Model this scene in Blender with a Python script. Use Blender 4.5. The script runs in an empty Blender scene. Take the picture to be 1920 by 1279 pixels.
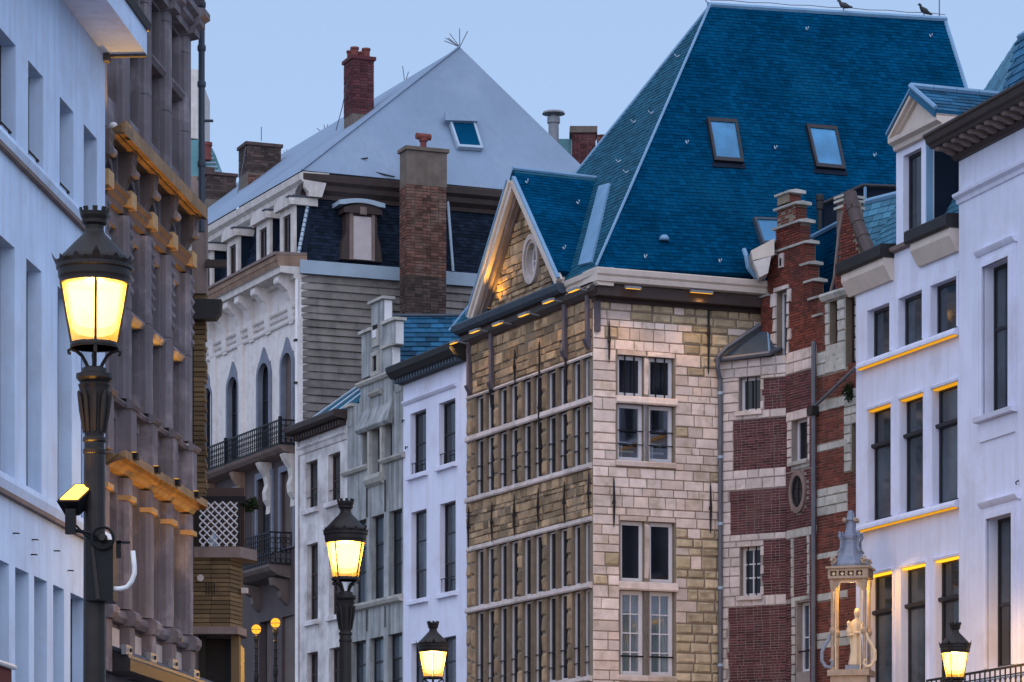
import bpy, bmesh, math, random
from mathutils import Vector, Matrix

random.seed(11)
sc = bpy.context.scene
COL = sc.collection

# ------------------------------------------------------------------ camera
F, CX, HY, EYE = 6000.0, 960.0, 1720.0, 1.7      # focal length and horizon measured on the 1920 px wide photograph
cam = bpy.data.cameras.new('camera')
cam.sensor_width = 36.0
cam.lens = 36.0 * F / 1920.0
cam.shift_y = (HY - 639.5) / 1920.0
cam.clip_start, cam.clip_end = 0.5, 2000.0
cam_o = bpy.data.objects.new('camera', cam)
cam_o.location = (0, 0, EYE)
cam_o.rotation_euler = (math.radians(90), 0, 0)
COL.objects.link(cam_o)
sc.camera = cam_o

# ------------------------------------------------------------------ sky, sun, exposure
SUN_EL, SUN_AZ = 50.0, 186.0                       # low and far behind the camera, veiled by even cloud
w = bpy.data.worlds.new('World')
sc.world = w
w.use_nodes = True
nt = w.node_tree
bg = nt.nodes['Background']
sky = nt.nodes.new('ShaderNodeTexSky')
sky.sky_type = 'NISHITA'
sky.sun_disc = False
sky.sun_elevation = math.radians(SUN_EL)
sky.sun_rotation = math.radians(SUN_AZ)
sky.air_density, sky.dust_density, sky.ozone_density = 1.0, 0.6, 3.0
veil = nt.nodes.new('ShaderNodeMixRGB')            # thin even cloud evens the sky out
veil.inputs[0].default_value = 0.72
veil.inputs[2].default_value = (3.55, 4.85, 7.2, 1)
nt.links.new(sky.outputs[0], veil.inputs[1])
nt.links.new(veil.outputs[0], bg.inputs[0])
bg.inputs[1].default_value = 0.1
sun = bpy.data.lights.new('sun', 'SUN')
sun.energy, sun.angle, sun.color = 1.45, math.radians(120), (1.0, 0.94, 0.97)
sun_o = bpy.data.objects.new('sun', sun)
az, el = math.radians(SUN_AZ), math.radians(SUN_EL)
sdir = Vector((math.sin(az) * math.cos(el), math.cos(az) * math.cos(el), math.sin(el)))
sun_o.rotation_euler = (-sdir).to_track_quat('-Z', 'Y').to_euler()
sun_o.location = (0, -30, 40)
COL.objects.link(sun_o)
vs = sc.view_settings
vs.view_transform, vs.look, vs.gamma, vs.exposure = 'Standard', 'None', 1.0, 0.42
vs.use_curve_mapping = False
sc.cycles.max_bounces = 5
sc.cycles.diffuse_bounces = 3
sc.cycles.glossy_bounces = 3
sc.cycles.transparent_max_bounces = 8
sc.cycles.sample_clamp_indirect = 4.0
sc.cycles.use_denoising = True

# ------------------------------------------------------------------ materials
def mat(name, col, rough=.8, var=.12, scale=2.5, streak=0., streak_col=(.05, .05, .05), blotch=0., blotch_col=(.2, .2, .2),
        blotch_scale=1.2, bump=.15, bscale=30., spec=.3, metal=0., orand=0., island=0., coat=0., warm=None):
    m = bpy.data.materials.new(name)
    m.use_nodes = True
    t = m.node_tree
    n, l = t.nodes, t.links
    b = n['Principled BSDF']
    b.inputs['Roughness'].default_value = rough
    b.inputs['Metallic'].default_value = metal
    b.inputs['Specular IOR Level'].default_value = spec
    if coat: b.inputs['Coat Weight'].default_value = coat
    g = n.new('ShaderNodeNewGeometry')
    pos = g.outputs['Position']
    def noise(sc_, det=5, mp=None):
        x = n.new('ShaderNodeTexNoise')
        x.inputs['Scale'].default_value = sc_
        x.inputs['Detail'].default_value = det
        x.inputs['Roughness'].default_value = .6
        src = pos
        if mp:
            q = n.new('ShaderNodeMapping'); q.inputs['Scale'].default_value = mp
            l.new(pos, q.inputs['Vector']); src = q.outputs[0]
        l.new(src, x.inputs['Vector'])
        return x.outputs['Fac']
    def ramp(src, a, b_, lo=0., hi=1.):
        r = n.new('ShaderNodeMapRange')
        r.inputs[1].default_value, r.inputs[2].default_value = a, b_
        r.inputs[3].default_value, r.inputs[4].default_value = lo, hi
        l.new(src, r.inputs[0]); return r.outputs[0]
    def mix(fac, a, b_, mode='MIX'):
        x = n.new('ShaderNodeMixRGB'); x.blend_type = mode
        for i, s in ((0, fac), (1, a), (2, b_)):
            if hasattr(s, 'links'): l.new(s, x.inputs[i])
            elif i == 0: x.inputs[0].default_value = s
            else: x.inputs[i].default_value = (*s, 1)
        return x.outputs[0]
    c = col
    if orand or island:
        if orand:
            oi = n.new('ShaderNodeObjectInfo'); rnd = oi.outputs['Random']; amt = orand
        else:
            rnd = g.outputs['Random Per Island']; amt = island
        if warm:
            wn = n.new('ShaderNodeTexWhiteNoise'); wn.noise_dimensions = '1D'
            l.new(rnd, wn.inputs['W'])
            c = mix(ramp(wn.outputs['Value'], .35, 1., 0, .85), c, warm)
        v = ramp(rnd, 0, 1, 1 - amt, 1 + amt)
        hsv = n.new('ShaderNodeHueSaturation'); l.new(v, hsv.inputs['Value'])
        if hasattr(c, 'links'): l.new(c, hsv.inputs['Color'])
        else: hsv.inputs['Color'].default_value = (*c, 1)
        c = hsv.outputs[0]
    v2 = ramp(noise(scale), .3, .7, 1 - var, 1 + var)
    h2 = n.new('ShaderNodeHueSaturation'); l.new(v2, h2.inputs['Value'])
    if hasattr(c, 'links'): l.new(c, h2.inputs['Color'])
    else: h2.inputs['Color'].default_value = (*c, 1)
    c = h2.outputs[0]
    if blotch:
        c = mix(ramp(noise(blotch_scale, 8), .56 - .12 * blotch, .68, 0, min(1, .55 + blotch * .4)), c, blotch_col)
    if streak:
        c = mix(ramp(noise(1., 6, (5.5, 5.5, .45)), .52 - .1 * streak, .8, 0, min(1, streak)), c, streak_col)
    l.new(c, b.inputs['Base Color'])
    if bump:
        bp = n.new('ShaderNodeBump')
        bp.inputs['Strength'].default_value = bump
        bp.inputs['Distance'].default_value = .02
        l.new(noise(bscale, 6), bp.inputs['Height'])
        l.new(bp.outputs[0], b.inputs['Normal'])
    return m

def emis(name, col, s):
    m = bpy.data.materials.new(name); m.use_nodes = True
    n = m.node_tree.nodes; n.remove(n['Principled BSDF'])
    e = n.new('ShaderNodeEmission'); e.inputs[0].default_value = (*col, 1); e.inputs[1].default_value = s
    m.node_tree.links.new(e.outputs[0], n['Material Output'].inputs[0]); return m

def glow(name, col, s):      # added glow shell: lets light pass and gives some off itself
    m = bpy.data.materials.new(name); m.use_nodes = True
    t = m.node_tree; n = t.nodes; n.remove(n['Principled BSDF'])
    e = n.new('ShaderNodeEmission'); e.inputs[0].default_value = (*col, 1); e.inputs[1].default_value = s
    tr = n.new('ShaderNodeBsdfTransparent'); a = n.new('ShaderNodeAddShader')
    t.links.new(e.outputs[0], a.inputs[0]); t.links.new(tr.outputs[0], a.inputs[1])
    t.links.new(a.outputs[0], n['Material Output'].inputs[0]); return m

def see_through(name, a_col, fac, translucent=True, rough=.05):
    m = bpy.data.materials.new(name); m.use_nodes = True
    t = m.node_tree; n = t.nodes; n.remove(n['Principled BSDF'])
    tr = n.new('ShaderNodeBsdfTransparent')
    if translucent:
        a = n.new('ShaderNodeBsdfTranslucent'); a.inputs[0].default_value = (*a_col, 1)
    else:
        a = n.new('ShaderNodeBsdfGlossy'); a.inputs[0].default_value = (*a_col, 1); a.inputs['Roughness'].default_value = rough
    x = n.new('ShaderNodeMixShader'); x.inputs[0].default_value = fac
    t.links.new(tr.outputs[0], x.inputs[1]); t.links.new(a.outputs[0], x.inputs[2])
    t.links.new(x.outputs[0], n['Material Output'].inputs[0]); return m

M = {}
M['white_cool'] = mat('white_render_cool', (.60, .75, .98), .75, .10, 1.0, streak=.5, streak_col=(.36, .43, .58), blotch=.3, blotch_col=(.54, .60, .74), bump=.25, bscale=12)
M['white'] = mat('white_render', (.71, .735, .90), .75, .08, .8, streak=.5, streak_col=(.50, .49, .57), blotch=.2, blotch_col=(.60, .59, .68), blotch_scale=.9, bump=.12, bscale=14)
M['white_peel'] = mat('peeling_white_paint', (.68, .655, .67), .8, .1, 2, streak=.55, streak_col=(.38, .36, .37), blotch=1., blotch_col=(.36, .33, .335), blotch_scale=1.7, bump=.5, bscale=9)
M['white_stucco'] = mat('ornate_white_stucco', (.70, .66, .655), .8, .1, 2, streak=.35, streak_col=(.40, .36, .34), blotch=.5, blotch_col=(.50, .45, .43), blotch_scale=4, bump=.3, bscale=12)
M['grey_render'] = mat('grey_green_render', (.33, .345, .355), .9, .2, 2.2, streak=1., streak_col=(.08, .085, .087), blotch=.7, blotch_col=(.46, .48, .49), blotch_scale=1.6, bump=.4, bscale=8)
M['white_cap'] = mat('white_and_lit_block', (.72, .72, .75), .8, .08, 4, streak=.3, streak_col=(.45, .45, .46))
M['brownstone'] = mat('violet_brown_stone', (.175, .158, .182), .8, .22, 1.6, streak=.9, streak_col=(.10, .08, .085), blotch=.4, blotch_col=(.38, .33, .37), blotch_scale=2.2, bump=.25, bscale=16)
M['brown_dark'] = mat('dark_brown_stone', (.13, .10, .095), .8, .18, 2, streak=.6, streak_col=(.06, .045, .04), bump=.25)
M['brown_shop'] = mat('shopfront_brown_paint', (.075, .058, .062), .7, .15, 2, streak=.4, streak_col=(.05, .04, .042), bump=.15)
M['brown_weathered'] = mat('weathered_brown_moulding', (.27, .175, .13), .8, .25, 3, streak=.6, streak_col=(.12, .08, .06), bump=.3)
M['brown_mid'] = mat('mid_brown_stone', (.22, .165, .15), .8, .2, 2, streak=.6, streak_col=(.09, .065, .06), bump=.25)
M['lit_cornice'] = mat('lamplit_gold_cornice', (.30, .185, .095), .6, .3, 3.5, streak=.7, streak_col=(.10, .06, .03), bump=.15)  # brown cornice with the amber lamplight put into its colour
M['yellow_brick'] = mat('dark_yellow_brick', (.16, .105, .055), .85, .12, 4, island=.28, blotch=.4, blotch_col=(.07, .05, .03), bump=.3)
M['joint_dark'] = mat('dark_joint', (.035, .03, .025), .95, .1)
M['stone_f'] = mat('pale_limestone_block', (.72, .595, .545), .85, .14, 5, orand=.2, warm=(.64, .49, .40), blotch=.3, blotch_col=(.36, .28, .18), blotch_scale=2.2, bump=.45, bscale=14)
M['stone_rough'] = mat('rough_yellow_stone', (.53, .42, .29), .9, .18, 5, orand=.22, warm=(.43, .345, .215), blotch=.5, blotch_col=(.26, .20, .125), blotch_scale=3, bump=.8, bscale=11)
M['stone_s'] = mat('weathered_sandstone', (.33, .225, .14), .9, .18, 5, orand=.25, island=0, warm=(.20, .15, .10), blotch=.6, blotch_col=(.13, .095, .06), blotch_scale=2.6, bump=.8, bscale=11)
M['stone_dark'] = mat('sooty_shaded_sandstone', (.20, .14, .095), .9, .25, 5, orand=.25, streak=.6, streak_col=(.09, .065, .05), bump=.6, bscale=11)  # soot, plus shade of the openings put into the mullion colour
M['stone_si'] = mat('weathered_rubble', (.37, .255, .155), .9, .22, 6, island=.42, warm=(.20, .145, .10), blotch=.6, blotch_col=(.13, .095, .06), blotch_scale=2.6, bump=.8, bscale=11)
M['stone_pale'] = mat('pale_dressed_stone', (.54, .465, .45), .85, .12, 5, orand=.14, blotch=.4, blotch_col=(.33, .29, .25), blotch_scale=3, bump=.35, bscale=14)
M['stone_grey'] = mat('grey_dressed_stone', (.42, .41, .385), .85, .16, 4, orand=.15, blotch=.5, blotch_col=(.25, .25, .23), blotch_scale=3, bump=.4, bscale=14)
M['mortar'] = mat('mortar', (.22, .18, .14), .95, .15, 6, bump=.3)
M['mortar_pale'] = mat('pale_mortar', (.27, .23, .215), .95, .15, 6, bump=.3)
M['brick_red'] = mat('dark_red_brick', (.092, .026, .032), .9, .12, 8, island=.4, warm=(.06, .02, .024), blotch=.45, blotch_col=(.13, .06, .058), blotch_scale=1.9, bump=.4, bscale=25)
M['brick_orange'] = mat('orange_red_brick', (.165, .042, .03), .9, .12, 8, island=.32, warm=(.095, .03, .026), blotch=.4, blotch_col=(.06, .026, .024), blotch_scale=1.5, bump=.4, bscale=25)
M['brick_soot'] = mat('sooty_brick', (.075, .05, .045), .9, .2, 6, island=.45, warm=(.045, .035, .035), bump=.4)
M['brick_brown'] = mat('brown_brick', (.135, .062, .048), .9, .15, 6, island=.45, warm=(.075, .038, .032), blotch=.4, blotch_col=(.19, .14, .115), blotch_scale=2.4, bump=.4)
M['tan_render'] = mat('tan_chimney_render', (.15, .122, .105), .9, .2, 4, streak=.7, streak_col=(.1, .08, .06), bump=.5, bscale=10)
M['slate_blue'] = mat('blue_slate', (.001, .047, .112), .6, .22, .9, island=.24, blotch=.35, blotch_col=(.004, .068, .142), blotch_scale=.5, bump=.12, spec=0.)
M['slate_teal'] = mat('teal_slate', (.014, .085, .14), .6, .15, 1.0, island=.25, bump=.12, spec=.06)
M['slate_o'] = mat('blue_slate_piece', (.014, .085, .165), .5, .2, 4, orand=.5, bump=.15, spec=.1)
M['slate_grey'] = mat('grey_slate_piece', (.06, .18, .27), .5, .15, 4, orand=.28, bump=.15, spec=.12)
M['slate_black'] = mat('black_slate', (.010, .017, .032), .6, .2, 2, island=.4, bump=.12, spec=.05)
M['board'] = mat('weathered_grey_cladding', (.155, .138, .13), .5, .4, 2.2, orand=.25, streak=.5, streak_col=(.045, .042, .045), blotch=.5, blotch_col=(.20, .18, .165), blotch_scale=1.1, bump=.3, spec=.45)
M['tarp'] = mat('grey_roof_sheeting', (.185, .255, .36), .55, .12, .45, streak=.45, streak_col=(.14, .20, .30), blotch=.35, blotch_col=(.235, .305, .41), blotch_scale=.6, bump=.08, bscale=3, spec=.4)
M['lead'] = mat('lead_flashing', (.15, .29, .45), .5, .12, 2, bump=.15, spec=.45)
M['lead_dark'] = mat('dark_lead', (.050, .068, .095), .5, .15, 2, bump=.15, spec=.25)
M['violet_grey'] = mat('violet_grey_painted_wood', (.095, .08, .10), .6, .2, 4, bump=.12)
M['lead_pale'] = mat('pale_lead_sheet', (.33, .42, .52), .55, .1, 2, bump=.15)
M['teal'] = mat('teal_metal', (.10, .26, .30), .5, .15, 3)
M['brown_wood'] = mat('dark_brown_painted_wood', (.048, .033, .031), .55, .2, 4, streak=.3, streak_col=(.03, .022, .02), bump=.12)
M['black_wood'] = mat('black_painted_wood', (.022, .021, .023), .55, .2, 4)
M['cream'] = mat('cream_painted_wood', (.62, .53, .47), .6, .07, 3, streak=.3, streak_col=(.38, .32, .28), bump=.08)
M['weather_white'] = mat('weathered_white_wood', (.58, .54, .52), .75, .14, 4, streak=.5, streak_col=(.3, .27, .25), bump=.2)
M['frame_white'] = mat('white_window_paint', (.62, .61, .66), .5, .05, 4, bump=.05)
M['frame_dark'] = mat('dark_window_paint', (.018, .018, .024), .45, .2, 4, bump=.05)
M['frame_brown'] = mat('brown_window_paint', (.055, .032, .028), .55, .2, 4, bump=.05)
M['surround_blue'] = mat('slate_blue_painted_stone', (.165, .185, .245), .7, .15, 4, bump=.15)
M['glass'] = mat('dark_window_glass', (.010, .013, .020), .06, .4, .8, bump=.02, bscale=2.5, spec=.35)
M['glass_sky'] = mat('skylight_glass', (.05, .22, .42), .12, .3, 1.2, bump=0, spec=.3)  # sky reflection put into the glass colour
M['glass_grey'] = mat('curtained_window_glass', (.036, .048, .064), .07, .45, 1.2, orand=.6, bump=.02, bscale=2.5, spec=.4)
M['glass_clear'] = see_through('clear_window_glass', (.75, .82, .9), .11, False)
M['curtain'] = mat('pale_curtain', (.26, .36, .40), .9, .1, 4, bump=.2)
M['room'] = mat('dark_room', (.012, .012, .014), .95, .1)
M['iron'] = mat('black_iron', (.008, .009, .012), .5, .2, 8, spec=.2)
M['iron_rust'] = mat('rusty_anchor_iron', (.018, .014, .016), .7, .3, 8)
M['lamp_iron'] = mat('bronze_brown_lamp_paint', (.020, .016, .0155), .5, .25, 6, spec=.3, bump=.1)
M['pipe'] = mat('grey_drainpipe', (.10, .105, .13), .45, .15, 4, spec=.5)
M['pvc'] = mat('white_plastic_conduit', (.72, .73, .76), .4, .04, 4, bump=0)
M['terracotta'] = mat('terracotta', (.17, .05, .045), .8, .2, 6)
M['tile_brown'] = mat('brown_ridge_tile', (.085, .062, .062), .7, .2, 6)
M['lit_capital'] = mat('lamplit_capital_stone', (.50, .31, .14), .5, .15, 6, bump=.2)  # gold lamplight on the capitals put into the stone colour
M['shrine'] = mat('painted_shrine_stone', (.36, .285, .225), .7, .18, 8, bump=.3)
M['shrine_blue'] = mat('blue_grey_shrine_roof', (.20, .24, .33), .6, .15, 8, bump=.2)
M['statue'] = mat('cream_statue_paint', (.66, .55, .40), .6, .12, 8, blotch=.3, blotch_col=(.45, .36, .25), bump=.2)
M['leaf'] = mat('ivy_leaf', (.028, .055, .022), .7, .3, 6, island=.45, bump=0)
M['plinth'] = mat('grey_metal_box', (.20, .21, .235), .5, .1, 4)
M['shutter'] = mat('pale_lilac_shutter', (.52, .46, .47), .7, .08, 3, bump=.08)
M['asphalt'] = mat('street_setts', (.085, .08, .08), .8, .2, 4, bump=.6, bscale=9)
M['feather'] = mat('pigeon_feathers', (.04, .045, .055), .8, .3, 14)
M['awning_red'] = mat('dark_red_awning', (.10, .018, .022), .8, .15, 5)
M['bulb'] = emis('lamp_bulb', (1.0, .72, .30), 6.0)
M['core_glow'] = glow('added_core_glow', (1.0, .72, .27), 1.0)
M['flood_glass'] = emis('floodlight_glass', (1.0, .45, .08), 3.2)
M['led'] = emis('warm_led_strip', (1.0, .46, .04), 1.2)
M['sill_glow'] = emis('painted_sill_lamplight', (1.0, .44, .02), .62)  # lamplight on sill and head undersides, put in as flat emission
M['head_glow'] = emis('painted_head_lamplight', (1.0, .44, .02), 1.5)
M['globe'] = emis('amber_globe_glass', (1.0, .40, .03), 1.3)

# ------------------------------------------------------------------ frames: a facade plane, x along it, y into it, z up
def P(px, py, d):
    return Vector(((px - CX) / F * d, d, EYE + (HY - py) / F * d))

class Fr:
    def __init__(s, pa, da, pb, db):
        s.A = Vector(((pa - CX) / F * da, da)); B = Vector(((pb - CX) / F * db, db))
        s.L = (B - s.A).length; s.e = (B - s.A) / s.L; s.n = Vector((-s.e.y, s.e.x))
        s.rz = math.atan2(s.e.y, s.e.x)
        s.m = Matrix.Translation((s.A.x, s.A.y, 0)) @ Matrix.Rotation(s.rz, 4, 'Z')
    def hit(s, px, py=HY, y=0.):
        a = s.A + s.n * y; k = (px - CX) / F
        t = a.dot(s.n) / (k * s.n.x + s.n.y)
        return (Vector((t * k, t)) - a).dot(s.e), EYE + (HY - py) / F * t, t
    def u(s, px, y=0.): return s.hit(px, HY, y)[0]
    def z(s, px, py, y=0.): return s.hit(px, py, y)[1]
    def W(s, u, y, z):
        q = s.A + s.e * u + s.n * y; return Vector((q.x, q.y, z))

def vp(v, p0, d0, pa, pb):
    k = d0 * (p0 - v); return Fr(pa, k / (pa - v), pb, k / (pb - v))
def shifted(fr, u, y):            # same direction, new origin
    g = Fr.__new__(Fr); g.A = fr.A + fr.e * u + fr.n * y; g.e, g.n, g.rz, g.L = fr.e, fr.n, fr.rz, fr.L
    g.m = Matrix.Translation((g.A.x, g.A.y, 0)) @ Matrix.Rotation(g.rz, 4, 'Z'); return g

ROW = vp(-1850, 1112, 65, 300, 1112)        # the long row on the right side of the street
FF = vp(16000, 1112, 65, 1112, 1925)        # front of the stone house
L1 = vp(1450, 197, 38, -160, 197)
L2 = vp(1640, 200, 39.3, 190, 372)
P1 = vp(-9000, 1350, 66.0, 1350, 1475)
P2 = vp(-2200, 1475, 65.2, 1420, 1612)
W3 = vp(-1240, 1605, 62.6, 1605, 1806)
W4 = vp(-920, 1800, 58.4, 1798, 2030)
I4 = Matrix.Identity(4)

# ------------------------------------------------------------------ mesh builder
class MB:
    def __init__(s): s.v, s.f = [], []
    def add(s, vs, fs):
        o = len(s.v); s.v += [tuple(x) for x in vs]; s.f += [tuple(o + i for i in q) for q in fs]; return s
    def box(s, u0, u1, y0, y1, z0, z1):
        return s.add([(u0, y0, z0), (u1, y0, z0), (u1, y1, z0), (u0, y1, z0), (u0, y0, z1), (u1, y0, z1), (u1, y1, z1), (u0, y1, z1)],
                     [(0, 1, 5, 4), (1, 2, 6, 5), (2, 3, 7, 6), (3, 0, 4, 7), (4, 5, 6, 7), (3, 2, 1, 0)])
    def prism(s, a, b):               # two matching rings of 3D points
        n = len(a)
        return s.add(list(a) + list(b), [tuple(range(n))[::-1], tuple(range(n, 2 * n))] + [(i, (i + 1) % n, n + (i + 1) % n, n + i) for i in range(n)])
    def uz(s, poly, y0, y1): return s.prism([(u, y0, z) for u, z in poly], [(u, y1, z) for u, z in poly])
    def yz(s, poly, u0, u1): return s.prism([(u0, y, z) for y, z in poly], [(u1, y, z) for y, z in poly])
    def uy(s, poly, z0, z1): return s.prism([(u, y, z0) for u, y in poly], [(u, y, z1) for u, y in poly])
    def ring(s, inn, out, y0, y1):    # band between two matching open (u,z) curves
        n = len(inn)
        vs = [(u, y0, z) for u, z in inn] + [(u, y0, z) for u, z in out] + [(u, y1, z) for u, z in inn] + [(u, y1, z) for u, z in out]
        fs = []
        for i in range(n - 1):
            fs += [(i, i + 1, n + i + 1, n + i), (2 * n + i, 3 * n + i, 3 * n + i + 1, 2 * n + i + 1), (i, 2 * n + i, 2 * n + i + 1, i + 1), (n + i, n + i + 1, 3 * n + i + 1, 3 * n + i)]
        return s.add(vs, fs)
    def tube(s, pts, r, n=8, caps=True, sq=1.0):
        pts = [Vector(p) for p in pts]; k = len(pts)
        rs = r if isinstance(r, (list, tuple)) else [r] * k
        vs = []; ref = None
        for i, p in enumerate(pts):
            d = (pts[min(i + 1, k - 1)] - pts[max(i - 1, 0)]).normalized()
            if ref is None: ref = Vector((0, 0, 1)) if abs(d.z) < .9 else Vector((1, 0, 0))
            a = d.cross(ref).normalized(); b = a.cross(d).normalized(); ref = b
            for j in range(n):
                t = 2 * math.pi * j / n
                vs.append(p + (a * math.cos(t) + b * math.sin(t) * sq) * rs[i])
        fs = [(i * n + j, i * n + (j + 1) % n, (i + 1) * n + (j + 1) % n, (i + 1) * n + j) for i in range(k - 1) for j in range(n)]
        if caps: fs += [tuple(range(n))[::-1], tuple(range((k - 1) * n, k * n))]
        return s.add(vs, fs)
    def lathe(s, prof, n=24, c=(0, 0, 0), a0=0.):
        vs = []
        for r, z in prof:
            for j in range(n):
                t = a0 + 2 * math.pi * j / n; vs.append((c[0] + r * math.cos(t), c[1] + r * math.sin(t), c[2] + z))
        k = len(prof)
        fs = [(i * n + j, i * n + (j + 1) % n, (i + 1) * n + (j + 1) % n, (i + 1) * n + j) for i in range(k - 1) for j in range(n)]
        fs += [tuple(range(n))[::-1], tuple(range((k - 1) * n, k * n))]
        return s.add(vs, fs)
    def wall(s, u0, u1, z0, z1, holes, t, y0=0.):
        us = sorted({u0, u1, *[min(max(h[i], u0), u1) for h in holes for i in (0, 1)]})
        zs = sorted({z0, z1, *[min(max(h[i], z0), z1) for h in holes for i in (2, 3)]})
        nu, nz = len(us) - 1, len(zs) - 1
        def solid(i, j):
            if i < 0 or j < 0 or i >= nu or j >= nz: return False
            cu, cz = (us[i] + us[i + 1]) / 2, (zs[j] + zs[j + 1]) / 2
            return not any(h[0] < cu < h[1] and h[2] < cz < h[3] for h in holes)
        a, b = y0, y0 + t
        for i in range(nu):
            for j in range(nz):
                if not solid(i, j): continue
                p, q, r_, w_ = us[i], us[i + 1], zs[j], zs[j + 1]
                s.add([(p, a, r_), (q, a, r_), (q, a, w_), (p, a, w_)], [(0, 1, 2, 3)])
                if not solid(i - 1, j): s.add([(p, a, r_), (p, a, w_), (p, b, w_), (p, b, r_)], [(0, 1, 2, 3)])
                if not solid(i + 1, j): s.add([(q, a, r_), (q, b, r_), (q, b, w_), (q, a, w_)], [(0, 1, 2, 3)])
                if not solid(i, j - 1): s.add([(p, a, r_), (p, b, r_), (q, b, r_), (q, a, r_)], [(0, 1, 2, 3)])
                if not solid(i, j + 1): s.add([(p, a, w_), (q, a, w_), (q, b, w_), (p, b, w_)], [(0, 1, 2, 3)])
        return s
    def build(s, name, m, parent=None, fr=None, smooth=False, kind=None, fix=None):
        me = bpy.data.meshes.new(name)
        me.from_pydata(s.v, [], s.f)
        if fix is None: fix = len(s.f) < 4000
        if fix:
            b = bmesh.new(); b.from_mesh(me); bmesh.ops.recalc_face_normals(b, faces=b.faces); b.to_mesh(me); b.free()
        me.materials.append(M[m])
        if smooth:
            me.polygons.foreach_set('use_smooth', [True] * len(me.polygons))
            me.update()
        return link(name, me, parent, fr.m if isinstance(fr, Fr) else fr, kind)

WM = {}
def link(name, data, parent, m=None, kind=None):
    o = bpy.data.objects.new(name, data)
    m = m if m is not None else (WM[parent.name] if parent else I4)
    if parent:
        o.parent = parent; o.matrix_basis = WM[parent.name].inverted() @ m
    else: o.matrix_basis = m
    WM[o.name] = m.copy()
    if kind: o['kind'] = kind
    COL.objects.link(o)
    return o
def thing(name, label, cat, loc, group=None, m=None):
    o = link(name, None, None, m if m is not None else Matrix.Translation((loc[0], loc[1], loc[2] if len(loc) > 2 else 0)))
    o.empty_display_size = .3
    o['label'] = label; o['category'] = cat
    if group: o['group'] = group
    return o
def tag(o, label, cat, group=None):
    o['label'] = label; o['category'] = cat
    if group: o['group'] = group
    return o

# shared little meshes -------------------------------------------------
def stone_mesh(name, jit, ins, m):
    rnd = random.Random(name)
    J = lambda a: rnd.uniform(-a, a)
    back = [(0, 1, 0), (1, 1, 0), (1, 1, 1), (0, 1, 1)]
    mid = [(x, .45 + J(.1), z) for x, _, z in back]
    fr_ = [((ins if x == 0 else 1 - ins) + J(jit), J(.12), (ins * 1.6 if z == 0 else 1 - ins * 1.6) + J(jit)) for x, _, z in back]
    me = bpy.data.meshes.new(name)
    me.from_pydata(back + mid + fr_, [], [(8, 9, 10, 11)] + [(4 + i, 4 + (i + 1) % 4, 8 + (i + 1) % 4, 8 + i) for i in range(4)] + [(i, (i + 1) % 4, 4 + (i + 1) % 4, 4 + i) for i in range(4)])
    me.materials.append(M[m]); return me
STONES = {k: [stone_mesh('stone_%s_%d' % (k, i), j, ins, k) for i in range(6)] for k, j, ins in
          (('stone_f', .02, .035), ('stone_rough', .05, .10), ('stone_s', .05, .09), ('stone_pale', .02, .035), ('stone_grey', .03, .05))}
def stone(parent, fr, kind, u0, u1, z0, z1, y=-.02, depth=.06, gap=.006, name='stone'):
    me = random.choice(STONES[kind])
    m = fr.m @ Matrix.Translation((u0 + gap, y, z0 + gap)) @ Matrix.Diagonal((u1 - u0 - 2 * gap, depth, z1 - z0 - 2 * gap, 1))
    return link(name, me, parent, m)
def split(a, b, w, jit=.35):
    n = max(1, round((b - a) / w)); ws = [1 + random.uniform(-jit, jit) for _ in range(n)]; s = sum(ws); out = [a]
    for x in ws: out.append(out[-1] + (b - a) * x / s)
    out[-1] = b; return list(zip(out[:-1], out[1:]))
def levels(z0, z1, h, marks=(), jit=.2):
    ms = sorted({z0, z1, *[m for m in marks if z0 + .05 < m < z1 - .05]}); out = []
    for a, b in zip(ms[:-1], ms[1:]): out += split(a, b, h, jit)
    return out
def free(u0, u1, zm, holes):
    iv = [(u0, u1)]
    for h in holes:
        if h[2] < zm < h[3]:
            nx = []
            for a, b in iv:
                if h[1] <= a or h[0] >= b: nx.append((a, b)); continue
                if h[0] > a: nx.append((a, h[0]))
                if h[1] < b: nx.append((h[1], b))
            iv = nx
    return [q for q in iv if q[1] - q[0] > .03]
def rubble(mb, u0, u1, z0, z1, w, h, holes=(), y=-.02, lim=None):    # joined stones for large fields
    for a, b in levels(z0, z1, h, [q for x in holes for q in x[2:4]], .45):
        for p, q in free(u0, u1, (a + b) / 2, holes):
            for c, d in split(p, q, w * random.uniform(.8, 1.25), .6):
                if lim and not lim((c + d) / 2, (a + b) / 2): continue
                g = .008; i = .022; yy = y + random.uniform(-.025, .015); J = lambda: random.uniform(-.014, .014)
                o = [(c + g, a + g), (d - g, a + g), (d - g, b - g), (c + g, b - g)]
                fr_ = [(c + i + J(), a + i + J()), (d - i + J(), a + i + J()), (d - i + J(), b - i + J()), (c + i + J(), b - i + J())]
                mb.add([(x, .03, z) for x, z in o] + [(x, yy + .02, z) for x, z in o] + [(x, yy, z) for x, z in fr_],
                       [(8, 9, 10, 11)] + [(4 + k, 4 + (k + 1) % 4, 8 + (k + 1) % 4, 8 + k) for k in range(4)] + [(k, (k + 1) % 4, 4 + (k + 1) % 4, 4 + k) for k in range(4)])
    return mb
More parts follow.
